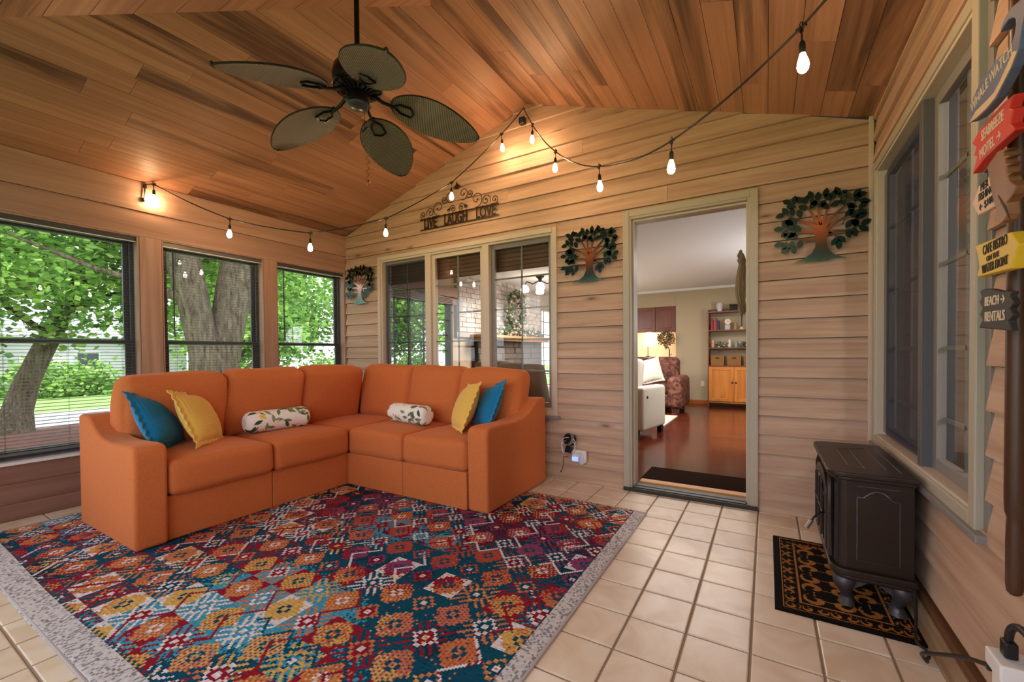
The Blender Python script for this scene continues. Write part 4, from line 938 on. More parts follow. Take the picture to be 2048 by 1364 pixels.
g.tube([(4.5935,-1.815,1.452),(4.5935,-1.822,1.44),(4.5935,-1.816,1.42)], .0008, 4).sphere((4.594,-1.812,1.447), .003, 6); obj('carved_lines', g, M_paintk, fs_)
sign('yellow_board','yellow arrow board', [(1.736,1.297),(1.905,1.289),(1.938,1.257),(1.910,1.213),(1.747,1.220),(1.759,1.242),(1.751,1.272)], 4.600, .020, plain('yellow_paint','ecc02c',.5,var=.06),
     [('CAFE BISTRO',1.838,1.276,.031,.02,.62),('ON THE',1.830,1.2535,.017,.02,.95),('WATER FRONT',1.838,1.233,.028,.02,.62)], M_paintk)
sign('black_board','black jagged board', [(1.704,1.191),(1.727,1.194),(1.766,1.189),(1.817,1.177),(1.862,1.172),(1.855,1.161),(1.871,1.147),(1.853,1.135),(1.869,1.121),(1.849,1.110),(1.862,1.088),(1.792,1.094),(1.700,1.102),(1.721,1.120),(1.705,1.135),(1.720,1.148),(1.704,1.164),(1.717,1.176)],
     4.618, .012, plain('charcoal_paint','35302e',.6,var=.08), [('BEACH \u2192',1.785,1.160,.031,-.02,.72),('RENTALS',1.785,1.124,.033,-.02,.72)], M_paintw)

# ------------------------------------------------------------------ outlets
ob = thing('outlet_adapter', 'white six-way outlet adapter on the clapboard beside the sofa arm', 'outlet', (2.865,-.010,.218))
obj('plate', G().box(-.055,.065,-.040,-.004,-.048,.048), M_white, ob, bevel=.008, seg=3)
g = G()
for a in (-.035,.0): 
    for z in (-.026,.020): g.box(a-.008,a-.005,-.0412,-.040,z,z+.008).box(a+.003,a+.006,-.0412,-.040,z,z+.008)
obj('slots', g, M_black, ob)
tn = NT('blue_night_light'); tn.base('7f9cff'); tn.b.inputs['Emission Color'].default_value = srgb('5a7cff'); tn.b.inputs['Emission Strength'].default_value = 2.2; tn.set(.4)
obj('glow_strip', G().box(-.050,.0,-.0435,-.040,-.038,-.006), tn.m, ob, bevel=.001)
nl = thing('plug_in_freshener', 'white plug-in night light on the outlet adapter', 'night light', (2.898,-.052,.205))
obj('night_light_body', G().lathe([(.004,.056),(.010,.045),(.018,.015),(.022,-.015),(.022,-.035),(.014,-.045),(.001,-.048)], 16).xf(Matrix.Diagonal((1,.6,1,1))), plain('pale_lilac_plastic','d8d6ec',.35), nl, smooth=True)
so = thing('smart_speaker', 'black round smart speaker with grey band clipped above the outlet by the sofa', 'speaker', (2.793,-.052,.348), rot=(math.radians(-20),0,math.radians(-22)))
obj('speaker_grille', G().lathe([(.0005,-.030),(.040,-.028),(.046,-.022)], 28, ax='y'), plain('black_fabric','101113',.9), so, smooth=True)
obj('speaker_band', G().lathe([(.046,-.024),(.049,-.018),(.049,.002),(.046,.006)], 28, ax='y'), plain('grey_band','7d7f88',.5), so, smooth=True)
obj('speaker_shell', G().lathe([(.047,.006),(.047,.028),(.038,.036),(.001,.037)], 28, ax='y'), M_black, so, smooth=True)
obj('power_block', G().box(-.020,.035,-.004,.030,-.105,-.052), M_black, so, bevel=.004)
wc = thing('white_cable', 'white cable looped around the black round speaker', 'cable', (2.793,-.075,.318))
obj('cable', G().tube([(.058*math.cos(a)+.006*math.sin(2*a),.004*math.sin(3*a),.058*math.sin(a)-.004*a) for a in [2*PI*i/24 for i in range(40)]], .0026, 6), M_white, wc)
bc = thing('charging_cable', 'thin black cord dangling below the outlet adapter', 'cord', (2.722,-.030,.176)); obj('cord', G().tube([(.05,0,.03),(.006,0,.02),(.006,0,-.03),(.0,0,-.07),(-.012,0,-.098)], .0022, 6), M_black, bc); obj('cord_plug', G().tube([(-.012,0,-.096),(-.018,0,-.108)], .005, 6), M_black, bc)
oa = thing('wall_outlet_adapter', 'white outlet adapter low on the right wall at the picture edge', 'outlet', (4.678,-1.742,.268))
oa.scale = (.8,.8,.8)
obj('adapter_body', G().box(-.040,.024,-.055,.055,-.065,.020), M_white, oa, bevel=.007, seg=3); obj('adapter_top', G().box(-.058,.024,-.055,.046,.022,.072), M_white, oa, bevel=.006, seg=3)
obj('slots', G().box(-.0415,-.040,-.030,-.027,-.040,-.028).box(-.0415,-.040,-.016,-.013,-.040,-.028).box(-.022,-.019,.055,.0562,-.030,-.022), M_black, oa)
pc_ = thing('power_cord', 'thick black cord plugged into the top of the right wall outlet', 'cord', (4.660,-1.742,.3265))
pc_.scale = (.8,.8,.8)
obj('plug', G().box(-.014,.016,-.018,.018,.002,.050), M_black, pc_, bevel=.006, seg=3); obj('cord', G().tube(bez((0,0,.045),(0,.0,.10),(0,-.05,.14),(.0,-.14,.12)), [.010]*11, 10), M_black, pc_, smooth=True)
pd_ = thing('stove_cord', 'black stove cord curling over the mat corner to the right wall outlet', 'cord', (0,0,0))
obj('cord', G().tube(bez((4.650,-1.692,.266),(4.635,-1.60,.235),(4.61,-1.48,.15),(4.598,-1.385,.090),9)+bez((4.598,-1.385,.090),(4.596,-1.35,.07),(4.61,-1.34,.05),(4.62,-1.33,.035),3)[1:]+bez((4.62,-1.33,.035),(4.625,-1.28,.012),(4.66,-1.25,.014),(4.64,-1.225,.02),6)[1:]+bez((4.64,-1.225,.02),(4.60,-1.21,.03),(4.645,-1.16,.02),(4.65,-1.05,.16),9)[1:], .0055, 8), M_black, pd_, smooth=True)
obj('plug', G().box(4.640,4.662,-1.697,-1.680,.257,.281), M_black, pd_, bevel=.003)

# ------------------------------------------------------------------ living room behind the back wall
IC, IY = 2.31, 5.82      # ceiling height, far wall
M_beige = plain('beige_wall_paint', 'b9a688', .8, var=.02); M_ceilw = plain('white_textured_ceiling', 'e9e6e4', .9, nb=.5, nscale=90, var=.01)
tf = NT('glossy_cherry_floor'); v_ = tf.coord(); br = tf.n('TexBrick'); br.offset = .5
for k_, x_ in (('Scale',1.),('Mortar Size',.0016),('Brick Width',.9),('Row Height',.083)): br.inputs[k_].default_value = x_
br.inputs['Color1'].default_value = srgb('6a2f1d'); br.inputs['Color2'].default_value = srgb('4e2015'); br.inputs['Mortar'].default_value = srgb('24100a'); tf.l(v_, br.inputs['Vector'])
gr = tf.noise(tf.coord((2,30,1)), 1, 5); tf.base(tf.mix(tf.math('MULTIPLY', gr, .4), br.outputs['Color'], '35150d')); M_chf = tf.set(.16, spec=.6)
struct('floor_2', G().box(-.02,6.2,.14,6.3,-.06,.0), M_chf); struct('ceiling_2', G().box(-.14,6.3,.14,6.4,IC,IC+.08), M_ceilw)
struct('wall_far', G().box(2.56,6.3,IY,IY+.1,-.05,IC).box(-.02,2.56,IY+.02,IY+.1,1.975,IC).box(-.02,2.56,6.20,6.30,-.05,1.975).box(2.56,2.62,IY+.10,6.3,-.05,1.975), M_beige)
struct('baseboard_far', G().box(2.56,3.16,IY-.015,IY,0,.085).box(4.12,6.2,IY-.015,IY,0,.085), wood('orange_oak_base','c0702f','97511f','5a2d10',0,.35), bevel=.004)
struct('wall_side', G().box(6.2,6.3,.14,6.3,-.05,IC), M_beige)
struct('trim_3', G().box(-.02,6.2,IY-.03,IY+.02,IC-.045,IC), M_white)
WL = [(.50,1.86,.62,2.02),(4.74,5.64,.30,2.00)]      # openings of the living room's left wall (y0,y1,z0,z1)
g = G().box(-.14,0,.14,.50,-.05,IC).box(-.14,0,1.86,4.74,-.05,IC).box(-.14,0,5.64,6.3,-.05,IC)
for a,b,c,d in WL: g.box(-.14,0,a,b,-.05,c).box(-.14,0,a,b,d,IC)
struct('wall_left_inner', g, M_beige)
M_oak = wood('honey_oak_frame','c98f4e','a06a30','5a3616',2,.4)
for k,(a,b,c,d) in enumerate(WL):
    win = struct('window_%d' % (10+k)); 
    obj('window_frame', frame_rect(G(),'x',a,b,c,d,.05,-.10,.02), M_oak if k else M_dframe, win, bevel=.004)
    mg = G(); nn = 2 if k == 0 else 1
    for i in range(1,2*nn+1): y = a+(b-a)*i/(2*nn+1); mg.box(-.07,-.055,y-.010,y+.010,c,d)
    if nn == 2: y = (a+b)/2; 
    for i in range(1,6): z = c+(d-c)*i/6; mg.box(-.07,-.055,a,b,z-.009,z+.009)
    obj('muntin', mg, M_dframe, win); obj('pane', G().box(-.09,-.087,a+.04,b-.04,c+.04,d-.04), M_glass, win)
    if k == 0:
        wv_ = wood('brown_wood_slats','9a6a4a','7a4f36','4a2c1c',1,.45); rb = obj('raised_blind', G().box(.022,.085,a-.04,b+.05,d-.13,d+.02), wv_, win, bevel=.004)
        for i in range(5): obj('blind_slat', G().box(.020,.078,a-.02,b+.03,d-.155-.020*i,d-.143-.020*i), wv_, win)
# whitewashed brick chimney breast: brick by brick
M_brick = NT('whitewashed_brick'); v_ = M_brick.coord(rnd=23.); n_ = M_brick.noise(v_, 9, 4); c_ = M_brick.ramp(n_, [(.3,'a89b90'),(.6,'dcd5cd')]); c_ = M_brick.mix(M_brick.math('MULTIPLY', M_brick.rand, .45), c_, 'b9aa9e'); M_brick.base(c_); M_brick.bump(n_, .4, .01); M_brick = M_brick.set(.9)
cb = struct('wall_brick', G().box(0,.050,1.93,4.66,1.30,IC), plain('mortar','b5ada6',.95)); BL, BH = .222, .078; rr = 0; z = 1.385
while z < IC-.02:
    y = 1.94-(rr%2)*BL/2
    while y < 4.65:
        a, b = max(y,1.935), min(y+BL-.010, 4.655)
        if b-a > .03: obj('brick', G().box(.05,.062+random.uniform(0,.006),a,b,z,min(z+BH-.010,IC-.002)), M_brick, cb)
        y += BL
    z += BH; rr += 1
mt = thing('fireplace', 'dark stone fireplace with oak mantel shelf seen through the sliding window', 'fireplace', (0,3.4,0))
obj('mantel_shelf', G().box(.0,.36,-1.15,1.22,1.300,1.345).box(.0,.30,-1.10,1.17,1.25,1.30), wood('oak_mantel','c08a52','97653a','5a3616',1,.4), mt, bevel=.005)
M_stone = plain('dark_ledge_stone','6d6259',.9,nb=.6,nscale=14,var=.2)
obj('surround', G().box(.0,.12,-1.05,-.50,0,1.25).box(.0,.12,.50,1.12,0,1.25).box(.0,.12,-.50,.50,.80,1.25), plain('stone_mortar','3a3430',.95), mt)
for rw in range(12):
    y = -1.05; z0 = .005+rw*.1035
    while y < 1.10:
        w_ = random.uniform(.16,.38); b = min(y+w_, 1.12)
        if not (z0 < .78 and b > -.49 and y < .49): obj('stone', G().box(.12,.135+random.uniform(0,.03),y+.004,b-.004,z0,z0+.097), M_stone, mt, bevel=.006)
        y = b
obj('firebox', G().box(.125,.145,-.52,.52,.0,.80), M_black, mt, bevel=.004)
M_leafd = plain('sage_leaf','5f7a5c',.7,var=.25); M_flow = plain('blush_flower','e3b9a6',.7,var=.1); M_berry = plain('burgundy_berry','7b3c3c',.6)
def greens_(parent, pts, n, size, mats, nm=('foliage','blossom')):
    g = G(); g2 = G()
    for i in range(n):
        p = Vector(random.choice(pts))+Vector([random.gauss(0,.028) for _ in range(3)]); d = Vector([random.gauss(0,1) for _ in range(3)]).normalized(); e = d.orthogonal().normalized(); L = size*random.uniform(.7,1.2)
        g.add([p, p+d*L*.5+e*L*.22, p+d*L, p+d*L*.5-e*L*.22], [(0,1,2,3)])
        if i%9 == 0: g2.sphere(p+Vector((.02,-.0,.0)), size*.28, 5)
    o = obj(nm[0], g, mats[0], parent); o['kind'] = 'stuff'; o = obj(nm[1], g2, mats[1], parent); o['kind'] = 'stuff'
t = thing('floral_wreath', 'green and blush floral wreath hanging on the white brick over the mantel', 'wreath', (.22,3.42,1.80))
pts = [(0,.24*math.cos(a),.30*math.sin(a)) for a in [2*PI*i/40 for i in range(40)]]; obj('ring', G().tube(pts+pts[:1], .018, 6), M_twig, t); greens_(t, pts, 900, .075, (M_leafd, M_flow))
t = thing('mantel_garland', 'leafy garland lying along the oak mantel shelf', 'garland', (.235,3.4,1.40)); greens_(t, [(0,-.95+1.9*i/30,0) for i in range(31)], 600, .09, (M_leafd, M_flow))
# chandelier
ch = thing('chandelier', 'bronze ceiling light with white glass shades seen through the right window panel', 'ceiling light', (.93,3.0,0)); M_shade = emit('frosted_lit_shade','fff0dc',7)
obj('canopy', G().lathe([(.01,IC-.10),(.04,IC-.04),(.07,IC-.02),(.07,IC-.003)], 18), M_iron, ch, smooth=True)
for k in range(4):
    a = 2*PI*k/4+.5; g = G().tube([(.02*math.cos(a),.02*math.sin(a),IC-.08),(.12*math.cos(a),.12*math.sin(a),IC-.13),(.22*math.cos(a),.22*math.sin(a),IC-.09),(.25*math.cos(a),.25*math.sin(a),IC-.15)], .010, 6)
    ar = obj('arm', g, M_iron, ch); obj('glass_shade', G().lathe([(.030,IC-.15),(.055,IC-.18),(.072,IC-.225),(.060,IC-.26),(.001,IC-.27)], 16, (.25*math.cos(a),.25*math.sin(a),0)), M_shade, ar, smooth=True)
# recliners
M_cream = plain('cream_upholstery','cfc8b8',.85,nb=.15,nscale=200,var=.04); M_taupe = plain('taupe_upholstery','7f7666',.85,nb=.15,nscale=200,var=.05)
def recliner(lab, loc, rz, m1, m2):
    t = thing('recliner', lab, 'armchair', loc, rz)
    def sb(nm, w_, d_, h_, x, y, z, m, r=.04, rot=(0,0,0)):
        o = obj(nm, mesh(nm, softbox(w_,d_,h_,r,(.004,.004,.006),n=5,wr=.001), m, True, 60), parent=t); o.location = (x,y,z); o.rotation_euler = rot
    sb('seat', .56,.62,.22, 0,-.06,.26, m1); sb('base', .58,.66,.20,0,-.02,.08,m2); sb('backrest', .60,.18,.60, 0,.34,.36, m1, .07, (-.22,0,0))
    for s in (-1,1): sb('arm', .15,.66,.52, s*.365,0,.10, m2, .035)
    for s in (-1,1):
        for q in (-.34,.34): obj('foot', G().box(s*.36-.03,s*.36+.03,q-.03,q+.03,.0,.105), M_black, t)
    obj('recline_button', G().lathe([(.018,.441),(.018,.447),(.012,.449)], 10, (0,-.22,.50), 'x'), M_iron, t); return t
_rc = recliner('cream recliner just inside the doorway on the left', (2.535,2.25,0), math.radians(-11), M_cream, M_cream)
for _c in _rc.children:
    if _c.name.startswith('backrest'): _c.location.x -= .17; _c.scale.x = .8
recliner('taupe recliner seen through the sliding window behind the sofa', (1.32,1.62,0), math.radians(172), M_taupe, M_cream)
recliner('second taupe recliner further right through the sliding window', (2.20,.80,0), math.radians(165), M_taupe, M_taupe)
def leafy(lab, loc, n, L, spread, potr=.11, poth=.2):
    t = thing('potted_plant', lab, 'plant', loc); obj('pot', G().lathe([(potr*.7,0),(potr,poth),(potr*.9,poth),(potr*.8,poth*.9),(.001,poth*.9)], 18), plain('clay_pot','8c6a55',.7), t, smooth=True)
    for i in range(n):
        a = random.uniform(0,2*PI); l = L*random.uniform(.7,1.1); g = G(); P = []
        for k in range(7): s = k/6; P.append((math.cos(a)*spread*l*s**1.2, math.sin(a)*spread*l*s**1.2, poth*.9+l*(s-.62*s*s)))
        for (p, q), s in zip(zip(P[:-1],P[1:]), range(6)):
            w0 = .016*math.sin(PI*(s+.4)/6.8)+.003; w1 = .016*math.sin(PI*(s+1.4)/6.8)*(s < 5)+.001; u = (-math.sin(a), math.cos(a))
            g.add([(p[0]-u[0]*w0,p[1]-u[1]*w0,p[2]),(p[0]+u[0]*w0,p[1]+u[1]*w0,p[2]),(q[0]+u[0]*w1,q[1]+u[1]*w1,q[2]),(q[0]-u[0]*w1,q[1]-u[1]*w1,q[2])], [(0,1,2,3)])
        obj('leaf', g, M_leafy, t)
    return t
M_leafy = plain('deep_green_leaf','3f6a3c',.45,var=.2)
leafy('arching green plant on a stand behind the right window panel', (2.62,1.45,.66), 26, .42, .75)
t = thing('plant_stand', 'small wooden plant stand behind the right window panel', 'stand', (2.62,1.45,0)); obj('stand_top', G().box(-.16,.16,-.16,.16,.62,.655), M_oak, t, bevel=.004)
for sx in (-1,1):
    for sy in (-1,1): obj('leg', G().box(sx*.13-.015,sx*.13+.015,sy*.13-.015,sy*.13+.015,.0,.62), M_oak, t)
# brown sofa with a white pillow
M_bsofa = NT('burgundy_patterned_fabric'); v_ = M_bsofa.coord(); n_ = M_bsofa.noise(v_, 9, 5, .6, 1.5); M_bsofa.base(M_bsofa.ramp(n_, [(.38,'3a1d1a'),(.5,'6a3a2c'),(.62,'8a5a42')])); M_bsofa = M_bsofa.set(.8)
bs = thing('brown_sofa', 'dark burgundy patterned sofa in the living room, seen through the doorway', 'sofa', (1.97,4.62,0))
def sb2(nm, w_, d_, h_, x, y, z, r=.06, rot=(0,0,0)):
    o = obj(nm, mesh(nm, softbox(w_,d_,h_,r,(.006,.01,.012),n=5,wr=.003), M_bsofa, True, 60), parent=bs); o.location = (x,y,z); o.rotation_euler = rot
sb2('base',1.74,.80,.22,0,0,.10); sb2('arm',.24,.88,.54,.86,-.03,.08,.08); sb2('arm',.24,.88,.54,-.86,-.03,.08,.08)
for x in (-.50,0,.50): sb2('seat_cushion',.49,.62,.17,x,-.09,.31)
for x in (-.52,.0,.53): sb2('back_cushion',.56,.22,.52,x,.28,.42,.08,(-.14,0,0))
for x in (-.85,.85):
    for y in (-.38,.34): obj('leg', G().box(x-.04,x+.04,y-.04,y+.04,0,.10), M_bsofa, bs)
V_, Q_ = pillow_geo(.46,.16,7); o = obj('throw_pillow', quads_mesh('throw_pillow', V_, Q_, plain('ivory_fabric','e6dfd2',.85), smooth=True), label='ivory throw pillow on the dark burgundy sofa in the living room', cat='pillow'); o.matrix_world = Matrix.Translation((2.36,4.38,.70))@Matrix.Rotation(.25,4,'Z')@Matrix.Rotation(-.25,4,'Y')@Matrix.Rotation(-.3,4,'X')
obj('area_rug', G().box(.9,2.92,2.9,3.95,.001,.012), M_cream, label='pale rug corner on the cherry floor by the cream recliner', cat='rug')
# doormat inside
obj('doormat', G().box(3.27,4.05,.30,.70,.001,.012), NT('x').set() if False else plain('brown_mottled_mat','3a2319',1.,nb=.5,nscale=60,var=.5,spec=.02), label='dark brown doormat just inside the doorway', cat='mat', bevel=.003)
# upper cabinets, bar and lamp
M_cher = wood('cherry_cabinet','7d3f26','5f2b1a','2f130b',2,.35)
uc = thing('upper_cabinet', 'cherry wood upper cabinets over the bar at the far wall', 'cabinet', (1.95,5.84,1.455)); obj('cabinet_body', G().box(-.62,.605,.0,.34,0,.52), M_cher, uc)
for x0,x1 in ((-.61,-.215),(-.205,.195),(.205,.595)):
    d = obj('door', G().box(x0,x1,-.022,-.001,.010,.510), M_cher, uc, bevel=.003); obj('raised_panel', G().box(x0+.065,x1-.065,-.030,-.020,.075,.445), M_cher, d, bevel=.008)
bar = thing('bar_counter', 'bar counter with pale top behind the burgundy sofa', 'counter', (1.30,5.62,0)); obj('counter_body', G().box(-1.2,1.22,.0,.55,0,.90), M_cher, bar); obj('counter_top', G().box(-1.22,1.24,-.03,.57,.90,.94), M_cream, bar)
struct('trim_4', G().box(0,2.56,6.185,6.20,.94,1.46), plain('cream_backsplash','f0e2c8',.6))
lp = thing('table_lamp', 'lit table lamp with pale shade on the bar', 'lamp', (1.99,5.86,.94)); obj('base', G().lathe([(.05,0),(.05,.012),(.008,.02),(.007,.22)], 14), M_iron, lp)
obj('lamp_shade', G().lathe([(.115,.22),(.085,.36)], 20), emit('lit_lamp_shade','ffd9a0',5), lp, smooth=True)
fc = thing('bar_faucet', 'black gooseneck faucet on the bar', 'faucet', (2.42,5.90,.94)); obj('spout', G().tube([(0,0,0),(0,0,.14),(-.02,-.01,.19),(-.06,-.03,.19),(-.075,-.04,.15)], .010, 8), M_black, fc); obj('lever', G().tube([(0,0,.03),(.05,0,.06)], .006, 6), M_black, fc)
t = thing('dried_flower_bunch', 'dried flower bunch hanging under the cherry cabinets', 'flowers', (2.40,5.70,1.30)); pts = [(.10*math.cos(a),.0,.10*math.sin(a)) for a in [2*PI*i/14 for i in range(14)]]+[(0,0,0)]; obj('stem', G().tube([(0,0,0),(.0,.08,.13),(0,.155,.16)], .005, 5), M_twig, t); greens_(t, pts, 220, .075, (plain('olive_leaf','7a7048',.8,var=.2), plain('peach_bloom','d9966a',.8)))
# pine hutch
M_pine = wood('orange_pine','d98b3a','bb6c24','7a3b12',2,.4,knots=.5,across=14); M_pined = wood('red_brown_pine','8c4a2a','6e371f','3c1c0e',2,.45)
hu = thing('pine_hutch', 'orange pine hutch with open shelves over two doors', 'hutch', (3.19,5.54,0)); HWd, HD = .90, .27
obj('side_panel', G().box(0,.022,0,HD,.02,1.84), M_pined, hu, bevel=.002); obj('side_panel', G().box(HWd-.022,HWd,0,HD,.02,1.84), M_pined, hu, bevel=.002)
for z in (.752,1.095,1.425,1.775): obj('shelf', G().box(.022,HWd-.022,.0,HD,z,z+.022), M_pined, hu)
obj('cornice', G().box(.022,HWd-.022,HD-.02,HD,1.797,1.86), M_pined, hu); obj('base_board', G().box(.022,HWd-.022,.005,HD,.07,.10), M_pine, hu); obj('back_panel', G().box(.022,HWd-.022,HD-.008,HD,.09,.752), M_pined, hu)
for k,(x0,x1) in enumerate(((.024,.448),(.452,.876))):
    g = G(); g.box(x0,x0+.055,-.020,0,.105,.748).box(x1-.055,x1,-.020,0,.105,.748).box(x0+.055,x1-.055,-.020,0,.105,.165).box(x0+.055,x1-.055,-.020,0,.69,.748)
    d = obj('door', g, M_pine, hu, bevel=.002); obj('door_panel', G().box(x0+.05,x1-.05,-.010,-.004,.16,.70), M_pine, d); obj('knob', G().sphere(((x1-.028) if k == 0 else (x0+.028),-.032,.46), .016, 8), M_black, d)
def onh(nm, lab, cat, x, z, **k): return thing(nm, lab, cat, (3.19+x,5.64,z), **k)
bx = .06
for i,(c,h) in enumerate((('a8322a',.17),('5c1f1c',.19),('c8372c',.235),('b83028',.225),('2c3350',.20),('3a3444',.18))):
    o = obj('book', G().box(0,.020,-.06,.06,0,h), plain('book_cover_%d' % i, c, .6), label=['red book leftmost on the upper hutch shelf','dark maroon book second on the upper hutch shelf','tallest red book on the upper hutch shelf','red book right of the tallest on the hutch shelf','navy book on the upper hutch shelf','purple-grey book rightmost of the hutch row'][i], cat='book', group='books on the upper hutch shelf'); o.location = (3.19+bx,5.62,1.447); bx += .023
t = onh('mantel_clock','white round clock with glass stand on the upper hutch shelf','clock',.335,1.447); obj('clock_face', G().lathe([(.001,-.012),(.052,-.012),(.052,.012),(.001,.012)], 20, (0,0,.155), 'y'), M_paintw, t); obj('clock_stand', G().box(-.045,.045,-.03,.03,0,.10), plain('clear_stand','c9c3bd',.1), t, bevel=.004); obj('clock_hands', G().box(-.002,.002,-.014,-.0125,.155,.19).box(0,.025,-.014,-.0125,.153,.157), M_black, t)
t = onh('black_candle','black taper candle on the upper hutch shelf','candle',.57,1.447); obj('candle_stick', G().tube([(0,0,.05),(0,0,.26)], .010, 8), M_black, t); obj('candle_holder', G().lathe([(.05,0),(.03,.02),(.015,.05)], 12), M_paintw, t)
for x,c,l_ in ((.47,'a88a3c','small gold figurine on the upper hutch shelf'),(.72,'d8a878','peach figurine at the right of the upper hutch shelf')):
    t = onh('figurine', l_, 'figurine', x, 1.447); obj('figure', G().lathe([(.03,0),(.035,.03),(.02,.07),(.028,.10),(.018,.13),(.001,.14)], 12), plain('figurine_'+c, c, .5), t, smooth=True)
for x,c,l_ in ((.08,'d9a98a','pink figurine at the left of the middle hutch shelf'),(.37,'e8ddd0','white bird figurine on the middle hutch shelf'),(.48,'8aa09a','green glass votive on the middle hutch shelf')):
    t = onh('figurine', l_, 'figurine', x, 1.117); obj('figure', G().lathe([(.025,0),(.03,.04),(.022,.08),(.03,.11),(.012,.15),(.001,.155)], 12), plain('figurine_'+c, c, .5), t, smooth=True)
t = onh('leafy_spray','dark leafy spray lying on the middle hutch shelf','plant',.24,1.13); greens_(t, [(.02*i,0,.02) for i in range(-4,5)], 90, .06, (M_leafd, M_flow))
t = onh('leafy_spray','green and cream spray at the right of the middle hutch shelf','plant',.68,1.14); greens_(t, [(.02*i,0,.02) for i in range(-5,6)], 120, .06, (M_leafd, M_paintw))
M_wic = NT('basket_weave'); wv = M_wic.n('TexWave'); wv.inputs['Scale'].default_value = 45; wv.bands_direction = 'Z'; M_wic.l(M_wic.coord(), wv.inputs['Vector']); M_wic.base(M_wic.mix(wv.outputs['Fac'],'6b4420','b5803f')); M_wic.bump(wv.outputs['Fac'],.6,.004); M_wic = M_wic.set(.8)
for k,(x,l_) in enumerate(((.165,'left wicker basket on the low hutch shelf'),(.448,'middle wicker basket on the low hutch shelf'),(.731,'right wicker basket on the low hutch shelf, mostly hidden'))):
    t = thing('wicker_basket', l_, 'basket', (3.19+x,5.66,.774), group='wicker baskets in the hutch'); obj('basket_body', G().prism([(-.115,0),(.115,0),(.122,.19),(-.122,.19)], -.10, .10, lambda a,b,t_: (a,t_,b)), M_wic, t, bevel=.006); obj('handle_hole', G().box(-.035,.035,-.104,-.099,.13,.155), M_black, t, bevel=.008)
t = onh('hurricane_glass','clear hurricane glass with red candle on top of the hutch','candle holder',.20,1.797); obj('glass_cylinder', G().lathe([(.05,0),(.045,.02),(.06,.06),(.062,.14),(.05,.165)], 16), plain('milky_glass','cfc6c4',.15,spec=.6), t, smooth=True)
t = onh('driftwood_box','dark carved box on top of the hutch','box',.55,1.797); obj('box_body', G().box(-.18,.17,-.07,.07,.0,.09), plain('carved_dark','3c3028',.8,nb=.8,nscale=40,var=.4), t, bevel=.008); obj('box_lid', G().box(-.185,.175,-.075,.075,.09,.12), plain('carved_dark2','33291f',.8,nb=.8,nscale=40,var=.4), t, bevel=.01)
o = obj('wall_outlet', G().box(3.03,3.10,IY-.008,IY-.001,.35,.46), M_paintw, label='cream wall outlet low on the wall left of the hutch', cat='outlet', bevel=.003)

# ------------------------------------------------------------------ kitchen behind the right wall
struct('floor_3', G().box(W+.14,7.6,-3.8,.14,-.06,.0), M_chf); struct('ceiling_3', G().box(W+.14,7.6,-3.8,.14,2.4,2.48), M_ceilw)
struct('wall_kitchen', G().box(7.5,7.6,-3.8,.14,0,2.4).box(W+.14,7.6,.04,.14,0,2.4).box(W+.14,7.6,-3.8,-3.7,0,2.4), plain('brown_taupe_paint','6f5f50',.8))
kc = thing('kitchen_cabinet','dark cherry kitchen cabinets behind the right window','cabinet',(7.2,-1.2,0)); obj('upper_body', G().box(-.05,.28,-1.2,1.2,1.42,2.2), M_cher, kc); obj('lower_body', G().box(-.32,.28,-1.2,1.2,0,.88), M_cher, kc); obj('worktop', G().box(-.36,.28,-1.2,1.2,.88,.92), plain('dark_granite','2c2a2a',.2), kc)
for i in range(5):
    y = -1.2+.48*i; d = obj('door', G().box(-.072,-.05,y+.01,y+.47,1.43,2.19), M_cher, kc, bevel=.003); obj('raised_panel', G().box(-.080,-.07,y+.08,y+.40,1.50,2.12), M_cher, d, bevel=.006)
    d = obj('door', G().box(-.342,-.32,y+.01,y+.47,.10,.86), M_cher, kc, bevel=.003); obj('raised_panel', G().box(-.350,-.34,y+.08,y+.40,.17,.79), M_cher, d, bevel=.006)
t = thing('range_stove','stainless kitchen range behind the right window','range',(6.0,-.75,0)); M_ss = plain('brushed_stainless','b9bcc0',.25,.9,var=.05); obj('range_body', G().box(-.3,.3,-.36,.36,0,.90), M_ss, t, bevel=.006); obj('cooktop', G().box(-.3,.3,-.36,.36,.90,.925), M_black, t); obj('oven_door', G().box(-.325,-.30,-.34,.34,.20,.72), M_black, t, bevel=.004); obj('oven_handle', G().tube([(-.35,-.28,.75),(-.35,.28,.75)], .012, 8), M_ss, t); obj('splashback', G().box(.27,.30,-.36,.36,.925,1.15), M_ss, t)

# ------------------------------------------------------------------ outdoors
GZ = -.60
tg = NT('mown_lawn'); n_ = tg.noise(tg.coord(), 3.2, 5, .65); n2 = tg.noise(tg.coord(), 60, 3); c_ = tg.ramp(n_, [(.3,'83b45a'),(.65,'a8cf7a')]); tg.base(tg.mix(tg.math('MULTIPLY', n2, .35), c_, '6b9a4a')); tg.bump(n2, .6, .03); M_grass = tg.set(.9, spec=.1)
def gz(x): return GZ-.02*max(0,-x-6)
g = G(); g.add([(20,-40,GZ),(20,60,GZ),(-6,60,GZ),(-6,-40,GZ),(-60,60,GZ-1.1),(-60,-60,GZ-1.1)], [(0,1,2,3),(3,2,4,5)])
struct('lawn', g, M_grass)
struct('road', G().add([(-11.0,-40,gz(-11)+.012),(-11.0,60,gz(-11)+.012),(-16.2,60,gz(-16.2)+.012),(-16.2,-40,gz(-16.2)+.012)], [(0,1,2,3)]), plain('pale_asphalt','c9c6ca',.9,nb=.3,nscale=30,var=.05))
struct('sidewalk', G().add([(-7.6,-40,gz(-7.6)+.012),(-7.6,60,gz(-7.6)+.012),(-8.3,60,gz(-8.3)+.012),(-8.3,-40,gz(-8.3)+.012)], [(0,1,2,3)]), plain('pale_concrete','c4bdb4',.9))
